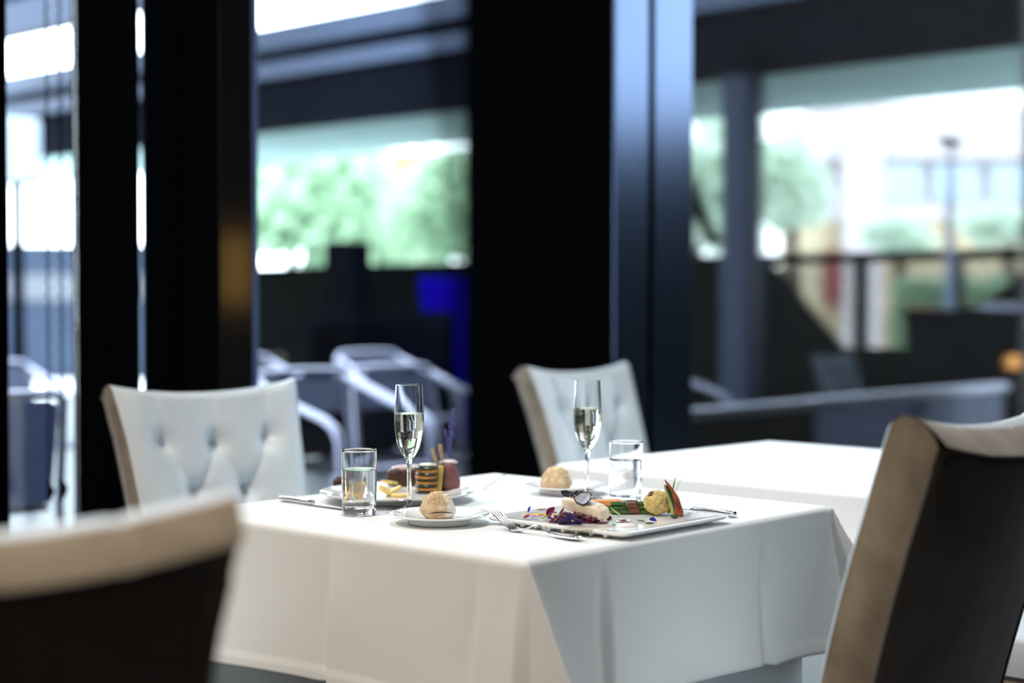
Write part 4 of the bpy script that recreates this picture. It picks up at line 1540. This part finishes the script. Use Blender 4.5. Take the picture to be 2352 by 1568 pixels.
tc = terrace_chair('mesh terrace chair facing in, left half of the middle window beside the tufted chair')
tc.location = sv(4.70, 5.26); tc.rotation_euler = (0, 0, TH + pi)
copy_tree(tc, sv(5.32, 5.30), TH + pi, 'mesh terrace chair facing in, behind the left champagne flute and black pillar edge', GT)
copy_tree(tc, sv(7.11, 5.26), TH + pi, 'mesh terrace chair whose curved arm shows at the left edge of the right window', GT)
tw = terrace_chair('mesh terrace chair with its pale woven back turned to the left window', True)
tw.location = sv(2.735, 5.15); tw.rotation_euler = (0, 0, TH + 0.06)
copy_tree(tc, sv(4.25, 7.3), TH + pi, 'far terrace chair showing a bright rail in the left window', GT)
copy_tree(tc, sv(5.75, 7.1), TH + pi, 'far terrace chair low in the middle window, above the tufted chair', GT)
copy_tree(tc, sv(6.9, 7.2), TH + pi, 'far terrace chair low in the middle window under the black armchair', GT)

# low mesh screen along the right window
def low_screen(s0, s1, v, z, label, mm):
    t = thing('low_screen', sv(s0, v), TH, label, 'low screen', 'low mesh screens outside the right window')
    L = s1 - s0
    mb = MB(); mb.box((0, -0.01, 0.04), (L, 0.01, z - 0.05)); mb.build('mesh_panel', mm, t, smooth=False)
    mb = MB(); mb.box((-0.02, -0.03, z - 0.06), (L + 0.02, 0.03, z)); mb.build('top_rail', M['rail'], t, smooth=False, bevel=0.008)
    k = 0
    n = max(2, int(L / 1.1) + 1)
    for i in range(n):
        x = L * i / (n - 1)
        mb = MB(); mb.box((x - 0.02, -0.022, 0), (x + 0.02, 0.022, z - 0.045)); mb.build('post', M['fence'], t, smooth=False)
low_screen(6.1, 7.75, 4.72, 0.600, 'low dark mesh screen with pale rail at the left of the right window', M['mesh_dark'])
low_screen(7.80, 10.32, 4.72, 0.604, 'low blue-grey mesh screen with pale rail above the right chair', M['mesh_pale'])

# added chair outside, standing in for a chair reflection in the right window
pch = aty(2005, 900, 10.6)
pc_ = copy_tree(chair, (pch.x, pch.y, 0), TH + pi, 'pale stand-in for a chair reflected in the right window, above the mesh screen', GC, 0.85)

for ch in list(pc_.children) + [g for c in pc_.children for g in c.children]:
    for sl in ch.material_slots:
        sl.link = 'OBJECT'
        sl.material = M['reflection_grey']
# exterior column
pcx = atv(1712, 700, 6.2)
t = thing('terrace_column', (pcx.x, pcx.y, 0), TH, 'slate blue column on the terrace at the left of the right window', 'column')
mb = MB(); mb.box((-0.115, -0.115, 0.05), (0.115, 0.115, 2.78)); mb.build('shaft', M['column'], t, smooth=False, bevel=0.02, seg=3)
mb = MB(); mb.box((-0.16, -0.16, 0), (0.16, 0.16, 0.05)); mb.build('base_plate', M['column'], t, smooth=False, bevel=0.006)
mb = MB(); mb.box((-0.2, -0.2, 2.78), (0.2, 0.2, 3.0)); mb.build('head', M['fascia'], t, smooth=False, bevel=0.01)

# canopy over the passage: deep dark fascia with zinc trims, pale green soffit
cz0, cz1 = 2.90, 3.86
t = thing('passage_canopy', sv(10.0, 5.4), TH, 'dark roof fascia with zinc edge and pale green soffit crossing both windows', 'canopy')
mb = MB(); mb.box((0, -2.0, cz0), (0.25, 17.0, cz1)); mb.build('fascia', M['fascia'], t, smooth=False)
mb = MB(); mb.box((-0.10, -2.0, cz1 - 0.20), (0.0, 17.0, cz1 + 0.03)); mb.build('edge_trim', M['fascia_trim'], t, smooth=False, bevel=0.01)
mb = MB(); mb.box((-0.05, -2.0, cz1 - 0.47), (0.0, 17.0, cz1 - 0.31)); mb.build('edge_trim', M['fascia_trim'], t, smooth=False, bevel=0.01)
mb = MB(); mb.box((0.25, -2.0, cz0 + 0.0), (2.35, 17.0, cz0 + 0.12)); mb.build('soffit', M['soffit'], t, smooth=False)
mb = MB(); mb.box((0.25, -2.0, cz0 + 0.12), (2.35, 17.0, cz1 - 0.1)); mb.build('roof_slab', M['fascia'], t, smooth=False)
# perforated fence on the end of the terrace
FS = 11.76
def perforated(mb, y0, y1, z0, z1, p, r):
    ny = max(1, int((y1 - y0) / p)); nz = max(1, int((z1 - z0) / p))
    dy = (y1 - y0) / ny; dz = (z1 - z0) / nz
    for a in range(ny):
        for b in range(nz):
            cy = y0 + (a + 0.5) * dy; cz = z0 + (b + 0.5) * dz
            outer = []; inner = []
            for k in range(8):
                an = k * pi / 4
                c, s = cos(an), sin(an)
                m_ = max(abs(c), abs(s))
                outer.append(mb.v((0, cy + c / m_ * dy / 2, cz + s / m_ * dz / 2)))
                inner.append(mb.v((0, cy + c * r, cz + s * r)))
            for k in range(8):
                l = (k + 1) % 8
                mb.f([outer[k], outer[l], inner[l], inner[k]])

GF = 'perforated metal fence panels'
def fence_panel(v0, v1, label, holes=True, z0=0.72, z1=1.50):
    t = thing('fence_panel', sv(FS, v0), TH, label, 'fence panel', GF)
    L = v1 - v0
    mb = MB(); mb.box((-0.02, 0, z1), (0.03, L, 1.585)); mb.build('top_rail', M['fence'], t, smooth=False)
    mb = MB(); mb.box((-0.02, 0, 0.0), (0.03, L, z0)); mb.build('kick_panel', M['fence'], t, smooth=False)
    for y in (0.0, L - 0.06):
        mb = MB(); mb.box((-0.02, y, z0), (0.03, y + 0.06, z1)); mb.build('post', M['fence'], t, smooth=False)
    mb = MB()
    if holes:
        perforated(mb, 0.06, L - 0.06, z0, z1, 0.054, 0.0235)
    else:
        perforated(mb, 0.06, L - 0.06, z0, z1, 0.054, 0.011)
    mb.build('perforated_sheet', M['fence'], t, smooth=False, solid=0.003)
def v_at(px, s):
    return ats(px, 700, s).dot(V)
fence_panel(v_at(2420, FS), v_at(2205, FS), 'perforated fence panel at the right frame edge, behind the lamp post')
fence_panel(v_at(2198, FS), v_at(1985, FS), 'perforated fence panel in the middle of the right window')
fence_panel(v_at(1980, FS), v_at(1772, FS), 'perforated fence panel right of the slate blue column')
fence_panel(v_at(1765, FS), v_at(1560, FS), 'perforated fence panel left of the slate blue column', False)
fence_panel(v_at(1090, FS), v_at(870, FS), 'dark fence panel at the right of the middle window', False)
fence_panel(v_at(865, FS), v_at(560, FS), 'dark fence panel at the left of the middle window', False)

# dark sloping ramp behind the fence
mb = setmb()
va, vb_ = v_at(2440, FS + 0.5), v_at(1560, FS + 0.5)
pts = []
prof = [(2440, 505), (2352, 625), (2215, 745), (2140, 800), (1868, 800), (1715, 605), (1700, 585), (1560, 585), (500, 600)]
lo = []; hi = []
for (px, py) in prof:
    q = ats(px, py, FS + 0.5)
    lo.append((q.dot(V), q.z))
s0_, s1_ = FS + 0.5, FS + 1.1
f0 = [mb.bm.verts.new(SVX @ Vector((s0_, v, min(z, 1.5)))) for v, z in lo]
f1 = [mb.bm.verts.new(SVX @ Vector((s1_, v, min(z, 1.5)))) for v, z in lo]
b0 = [mb.bm.verts.new(SVX @ Vector((s0_, v, -0.45))) for v, z in lo]
b1 = [mb.bm.verts.new(SVX @ Vector((s1_, v, -0.45))) for v, z in lo]
for i in range(len(lo) - 1):
    mb.f([f0[i], f0[i + 1], b0[i + 1], b0[i]]); mb.f([f1[i + 1], f1[i], b1[i], b1[i + 1]]); mb.f([f0[i + 1], f0[i], f1[i], f1[i + 1]]); mb.f([b0[i], b0[i + 1], b1[i + 1], b1[i]])
mb.f([f0[0], b0[0], b1[0], f1[0]]); mb.f([f0[-1], f1[-1], b1[-1], b0[-1]])
o = mb.build('ramp_wall', M['bank'], None, smooth=False)
tag(o, 'dark ramp wall with sloping top behind the perforated fence', 'wall')

# black sloping brace at the left of the right window
b = atv(1598, 450, 7.4); e = atv(1640, 545, 7.4)
dv = (e - b).normalized()
mb = MB(); mb.tube([b - dv * 0.16, e + dv * 0.06], 0.075, 4)
t = thing('umbrella_arm', sv(0, 0), 0, 'black slanting folded sunshade arm left of the slate column', 'sunshade')
mb.build('folded_canopy', M['darkbox'], t, smooth=False)
pp = atv(1600, 700, 7.4)
mb = MB(); mb.tube([(pp.x - 0.03, pp.y, 0), (pp.x - 0.03, pp.y, b.z + 0.1)], 0.03, 10); mb.build('pole', M['darkbox'], t)
mb = MB(); mb.box((pp.x - 0.3, pp.y - 0.25, 0), (pp.x + 0.24, pp.y + 0.25, 0.06)); mb.build('base', M['darkbox'], t, smooth=False)

# lamp post with a tilted dark shade
q0 = ats(2192, 325, 11.56)
t = thing('terrace_lamp', (q0.x, q0.y, 0), 0, 'slim pale lamp post with dark tilted shade in the right window', 'lamp')
mb = MB(); mb.tube([(-0.005, 0, 0), (-0.004, 0, 1.5), (0, 0, q0.z - 0.02)], [0.044, 0.040, 0.018], 14); mb.build('pole', M['pole'], t)
mb = MB(); mb.xf = Matrix.Translation((-0.005, 0, q0.z)) @ Matrix.Rotation(0.24, 4, 'Y')
mb.lathe([(0, -0.045), (0.03, -0.045), (0.105, 0.0), (0.11, 0.012), (0.06, 0.030), (0, 0.035)], 28); mb.build('lamp_shade', M['darkbox'], t)
mb = MB(); mb.lathe([(0, 0), (0.14, 0), (0.14, 0.02), (0.05, 0.04), (0, 0.04)], 24); mb.build('base', M['pole'], t)

# black planter at the right, standing along the fence
RZP = TH - pi / 2
def along(px, py, ss):
    return ats(px, py, ss)
q0 = ats(2085, 712, 11.15); q1 = ats(2430, 712, 11.15)
t = thing('planter_box', (q0.x, q0.y, 0), RZP, 'black tapered planter with brown soil at the right, before the fence', 'planter')
W = q0.dot(V) - q1.dot(V); H = q0.z
mb = MB(); mb.hexa([(0.08, 0, 0), (W - 0.07, 0, 0), (W - 0.07, 0.24, 0), (0.08, 0.24, 0), (0, -0.03, H), (W, -0.03, H), (W, 0.26, H), (0, 0.26, H)]); mb.build('tub', M['darkbox'], t, smooth=False, bevel=0.01)
mb = MB(); mb.box((0.03, 0.0, H), (0.22, 0.24, H + 0.035)); mb.build('soil', M['woodtop'], t, bevel=0.015)
q0 = ats(2268, 706, 10.78)
t = thing('side_table', (q0.x, q0.y, 0), RZP, 'pale table edge at the right frame edge, before the black planter', 'table')
mb = MB(); mb.box((0, -0.05, q0.z - 0.025), (0.6, 0.2, q0.z + 0.03)); mb.build('table_top', M['alu'], t, smooth=False, bevel=0.012)
for x in (0.05, 0.55):
    mb = MB(); mb.tube([(x, 0.05, 0), (x, 0.05, q0.z - 0.02)], 0.012, 8); mb.build('leg', M['fence'], t)
q0 = ats(2338, 832, 10.45)  # added glowing object outside, stands in for an indoor lamp's reflection
t = thing('amber_reflection', (q0.x, q0.y, 0), 0, 'small amber glow at the right frame edge, standing in for a reflected indoor lamp', 'lantern')
mb = MB(); mb.lathe([(0, q0.z - 0.05), (0.04, q0.z - 0.045), (0.045, q0.z), (0.035, q0.z + 0.05), (0, q0.z + 0.055)], 20); mb.build('shade', M['amber'], t)
mb = MB(); mb.tube([(0, 0, 0), (0, 0, q0.z - 0.045)], 0.012, 8); mb.build('stand', M['fence'], t)

# things by the fence in the middle window
q0 = aty(747, 556, 13.0); q1 = aty(850, 556, 13.0)
t = thing('covered_heater', ((q0.x + q1.x) / 2, 13.0, 0), 0.1, 'tall charcoal covered patio heater standing in the middle window', 'patio heater')
w = (q1.x - q0.x) / 2
mb = MB(); mb.box((-w, -w, 0.02), (w, w, q0.z)); mb.build('cover', M['darkbox'], t, smooth=False, bevel=0.03, seg=3)
mb = MB(); mb.lathe([(0, 0), (w * 1.2, 0), (w * 1.2, 0.03), (0, 0.03)], 24); mb.build('base', M['fence'], t)
q0 = aty(962, 636, 12.6); q1 = aty(1100, 636, 12.6)
t = thing('blue_screen', (q0.x, 12.6, 0), 0.05, 'vivid deep blue panel at the right of the middle window', 'screen')
zb = aty(962, 716, 12.6).z
mb = MB(); mb.hexa([(0.03, -0.02, zb), (q1.x - q0.x, -0.02, zb), (q1.x - q0.x, 0.02, zb), (0.03, 0.02, zb), (0, -0.02, q0.z), (q1.x - q0.x, -0.02, q0.z), (q1.x - q0.x, 0.02, q0.z), (0, 0.02, q0.z)]); mb.build('panel', M['bluepanel'], t, smooth=False, bevel=0.01)
xl = aty(1047, 700, 12.6).x - q0.x
mb = MB(); mb.box((xl, -0.03, 0), (q1.x - q0.x, 0.03, zb)); mb.build('stand', M['bluepanel'], t, smooth=False, bevel=0.01)
# black rounded armchair
q0 = aty(720, 735, 11.0); q1 = aty(1040, 735, 11.0)
t = thing('black_armchair', ((q0.x + q1.x) / 2, 11.0, 0), 0.0, 'black round-backed armchair silhouette in front of the blue panel', 'armchair')
w = (q1.x - q0.x) / 2
zt = q0.z
def ab(i, j):
    a = pi * (1.0 - i)
    return (w * cos(a), -0.05 - 0.35 * (1 - sin(a)) + 0.32, 0.12 + (zt + 0.06 * sin(a) - 0.12) * j)
mb = MB(); mb.grid(ab, 32, 8); mb.build('backrest', M['darkbox'], t, solid=0.08, soff=0)
mb = MB(); mb.box((-w * 0.9, -0.35, 0.1), (w * 0.9, 0.2, 0.42)); mb.build('seat', M['darkbox'], t, bevel=0.05, seg=3)
for sx in (-1, 1):
    for yy in (-0.28, 0.15):
        mb = MB(); mb.tube([(sx * w * 0.8, yy, 0), (sx * w * 0.8, yy, 0.12)], 0.025, 8); mb.build('leg', M['fence'], t)

# lantern post in the left window
q0 = aty(54, 350, 11.5)
t = thing('square_lantern', (q0.x, q0.y, 0), 0.2, 'white square lantern on a dark post in the left window', 'lantern')
mb = MB(); mb.box((-0.15, -0.12, q0.z - 0.24), (0.115, 0.12, q0.z + 0.24)); mb.build('lamp_box', M['white_lamp'], t, smooth=False, bevel=0.02)
mb = MB(); mb.box((-0.085, -0.05, 0), (-0.005, 0.05, q0.z - 0.24)); mb.build('post', M['darkbox'], t, smooth=False)

# canopy beam and street buildings left
t = thing('glass_canopy', sv(8.0, 5.0), TH, 'blue-grey canopy beam crossing the top of the left window', 'canopy')
zc = ats(94, 60, 8.0 + 0.0).z
vcc = v_at(94, 8.0)
mb = MB(); mb.box((0, vcc - 2.2 - 5.0, zc - 0.02), (0.2, vcc + 4 - 5.0, zc + 0.30)); mb.build('beam', M['column'], t, smooth=False)
mb = MB(); mb.box((0, vcc - 2.2 - 5.0, zc + 0.30), (1.2, vcc + 4 - 5.0, zc + 0.62)); mb.build('roof', M['fascia'], t, smooth=False)
for k in (-2.0, 3.6):
    mb = MB(); mb.box((0.05, vcc - 5.0 + k, 0), (0.17, vcc - 5.0 + k + 0.12, zc)); mb.build('post', M['fascia'], t, smooth=False)


def facade(name, px0, px1, Y, bands, label, yaw=0.0, depth=4.0):
    """bands: (kind, py_top, py_bottom, material)"""
    a = aty(px0, 700, Y); b = aty(px1, 700, Y)
    t = thing(name, (a.x, Y, -0.4), yaw, label, 'building')
    W = b.x - a.x
    for (kind, y0, y1, mm, off) in bands:
        z1 = aty(px0, y0, Y).z + 0.4; z0 = max(0.0, aty(px0, y1, Y).z + 0.4)
        mb = MB(); mb.box((0, -off, z0), (W, depth, z1)); mb.build(kind, M[mm], t, smooth=False)
    return t, W

t, W = facade('pale_building', 1885, 2640, 27.0, [
    ('ground_floor_wall', 505, 1100, 'facade_y', 0.0), ('wall_band', 470, 505, 'facade', 0.12), ('floor_slab', 295, 365, 'facade', 0.2), ('wall', 365, 470, 'facade', -0.35), ('upper_wall', 235, 295, 'facade', -0.25)],
    'pale pinkish building beyond the fence in the right window')
for k in range(5):
    x = 1.05 + k * 0.98
    z0 = aty(1885, 462, 27).z + 0.4; z1 = aty(1885, 372, 27).z + 0.4
    mb = MB(); mb.box((x, 0.28, z0), (x + 0.80, 0.36, z1)); mb.build('window_pane', M['winglass'], t, smooth=False)
mb = MB(); mb.box((0.35, -0.5, 0), (0.95, -0.1, aty(1885, 235, 27).z + 0.4)); mb.build('pilaster', M['facade'], t, smooth=False)
mb = MB(); mb.box((0.05, -0.3, aty(1885, 700, 27).z + 0.4), (0.30, -0.2, aty(1885, 575, 27).z + 0.4)); mb.build('red_banner', M['redsign'], t, smooth=False)

facade('yellow_building', 885, 1012, 33.0, [('lower_wall', 560, 1200, 'facade_yellow', 0.0), ('wall', 350, 560, 'facade_yellow', 0.1)], 'pale yellow building sliver between trees in the middle window', depth=1.2)
t, W = facade('grey_building', -60, 330, 32.0, [('ground_floor', 560, 1400, 'facade_b', 0.0), ('concrete_band', 185, 262, 'facade_g', 0.6), ('pale_band', 630, 690, 'facade_g', 0.05)], 'grey building with a beige concrete band in the left window')

# ------------------------------------------------------------------ trees
def tree(px, py, Y, R, n, mm, seed, label, squash=1.0, leaf=0.22, clumps=9):
    c = aty(px, py, Y)
    t = thing('tree', (c.x, c.y, -0.42), 0, label, 'tree', 'trees beyond the fence')
    rr = random.Random(seed)
    cz = c.z + 0.42
    mb = MB(); mb.tube([(0, 0, 0), (0.05, 0, cz * 0.5), (0, 0, cz)], [0.16, 0.12, 0.06], 10); mb.build('trunk', M['bark'], t)
    mb = MB()
    cl = []
    for k in range(clumps):
        d = Vector((rr.gauss(0, 1), rr.gauss(0, 1), rr.gauss(0, 1) * squash)).normalized() * R * rr.uniform(0.2, 0.75)
        cl.append((d, R * rr.uniform(0.28, 0.5)))
    for k in range(n):
        d, r = cl[rr.randrange(clumps)]
        q = Vector((rr.gauss(0, 1), rr.gauss(0, 1), rr.gauss(0, 1))).normalized() * r * rr.uniform(0.5, 1.0) + d
        q.z = q.z * squash + cz
        if q.z < 0.2:
            q.z = 0.2 + rr.random()
        s = leaf * rr.uniform(0.6, 1.3)
        E = Euler((rr.uniform(-1.2, 1.2), rr.uniform(-1.2, 1.2), rr.uniform(0, 6.28))).to_matrix()
        a = E @ Vector((s, 0, 0)); b = E @ Vector((0, s * 0.55, 0)); u = E @ Vector((0, 0, s * 0.12))
        mb.f([mb.v(q - a), mb.v(q + b * 0.9 + u), mb.v(q + a), mb.v(q - b * 0.9 + u)])
    mb.build('crown', M[mm], t, smooth=False)

tree(665, 470, 25, 1.8, 2600, 'foliage', 1, 'pale green tree at the left of the middle window', leaf=0.2, clumps=12)
tree(850, 500, 29.5, 1.6, 1900, 'foliage', 2, 'green tree behind the charcoal covered heater', leaf=0.18)
tree(1075, 430, 27, 1.8, 2200, 'foliage', 3, 'pale tree at the right edge of the middle window', leaf=0.2)
tree(780, 380, 39, 2.6, 1900, 'foliage_pale', 4, 'thin hazy tree high in the middle window', leaf=0.2, clumps=14)
tree(1600, 420, 24, 1.3, 1300, 'foliage_pale', 5, 'pale green tree between the black pillar and slate column', leaf=0.2)
tree(1820, 450, 22, 1.0, 900, 'foliage_pale', 6, 'pale tree right of the slate blue column', leaf=0.16)
tree(2070, 540, 21, 0.7, 700, 'foliage_pale', 7, 'low pale shrub tree left of the lamp post', leaf=0.15, squash=0.5)
tree(2320, 520, 22, 0.9, 900, 'foliage_pale', 8, 'low pale tree right of the lamp post', leaf=0.16, squash=0.55)
def hedge(px0, px1, Y, z1, mm, seed, label, n=2500):
    a = aty(px0, 700, Y); b = aty(px1, 700, Y)
    rr = random.Random(seed)
    mb = MB()
    for k in range(n):
        q = Vector((rr.uniform(a.x, b.x), Y + rr.uniform(-0.3, 0.3), rr.uniform(-0.35, z1)))
        s = 0.11 * rr.uniform(0.6, 1.3)
        E = Euler((rr.uniform(-1.2, 1.2), rr.uniform(-1.2, 1.2), rr.uniform(0, 6.28))).to_matrix()
        p_, r_ = E @ Vector((s, 0, 0)), E @ Vector((0, s * 0.6, 0))
        mb.f([mb.v(q - p_), mb.v(q + r_), mb.v(q + p_), mb.v(q - r_)])
    o = mb.build('hedge', M[mm], None, smooth=False)
    tag(o, label, 'hedge', kind='stuff')
hedge(2060, 2420, 19.0, 1.45, 'foliage', 31, 'sunny green hedge seen through the perforated fence')
hedge(560, 1100, 21.2, 1.30, 'foliage', 32, 'green hedge line behind the fence in the middle window')

# ------------------------------------------------------------------ light
w = bpy.data.worlds.new('overcast_sky')
scn.world = w
w.use_nodes = True
nt = w.node_tree
bg = nt.nodes['Background']
bg.inputs['Color'].default_value = (0.77, 0.89, 1.0, 1)
bg.inputs['Strength'].default_value = 7.0


def area(name, loc, rot, sx, sy, power, col):
    d = bpy.data.lights.new(name, 'AREA')
    d.shape = 'RECTANGLE'
    d.size = sx; d.size_y = sy
    d.energy = power
    d.color = col
    o = bpy.data.objects.new(name, d)
    COL.objects.link(o)
    o.location = loc
    o.rotation_euler = rot
    return o

def downlight(s, v, power, col, size=0.25):
    p = sv(s, v, CEIL - 0.02)
    return area('overhead_light', p, (0, 0, TH), size, size, power, col)

WARM = (1.0, 0.89, 0.76)
for s, v, pw in ((-1.0, 2.5, 115), (0.2, -0.4, 18)):
    downlight(s, v, pw, WARM, 0.35)
NEUT = (1.0, 0.93, 0.86)
COOL = (0.82, 0.92, 1.0)
for s_, v_, pw in ((2.15, 2.15, 2.3), (3.5, 2.35, 7.0)):     # added beams with no known lamp, brightening the two tabletops
    o = downlight(s_, v_, pw, COOL, 0.45)
    o.data.spread = radians(42)

# sky portals in the glazed openings
def portal(s0, s1, v0, v1, z0, z1):
    d = bpy.data.lights.new('sky_portal', 'AREA')
    d.shape = 'RECTANGLE'
    o = bpy.data.objects.new('sky_portal', d)
    COL.objects.link(o)
    c = sv((s0 + s1) / 2, (v0 + v1) / 2, (z0 + z1) / 2)
    o.location = c
    if abs(v1 - v0) < 1e-6:
        d.size = abs(s1 - s0); d.size_y = z1 - z0
        o.rotation_euler = (radians(-90), 0, TH)
    else:
        d.size = abs(v1 - v0); d.size_y = z1 - z0
        o.rotation_euler = (radians(90), 0, TH + radians(90) + pi)
    d.cycles.is_portal = True
    return o

# ------------------------------------------------------------------ view
scn.view_settings.view_transform = 'Standard'
scn.view_settings.look = 'None'
scn.view_settings.exposure = 0.85
scn.view_settings.gamma = 1.0
scn.view_settings.use_curve_mapping = False
cy = scn.cycles
cy.use_denoising = True
try:
    cy.denoiser = 'OPENIMAGEDENOISE'
    cy.denoising_input_passes = 'RGB_ALBEDO_NORMAL'
except Exception:
    pass
cy.max_bounces = 12
cy.diffuse_bounces = 4
cy.glossy_bounces = 6
cy.transmission_bounces = 12
cy.transparent_max_bounces = 16
cy.sample_clamp_indirect = 6.0
cy.caustics_refractive = True
cy.caustics_reflective = False
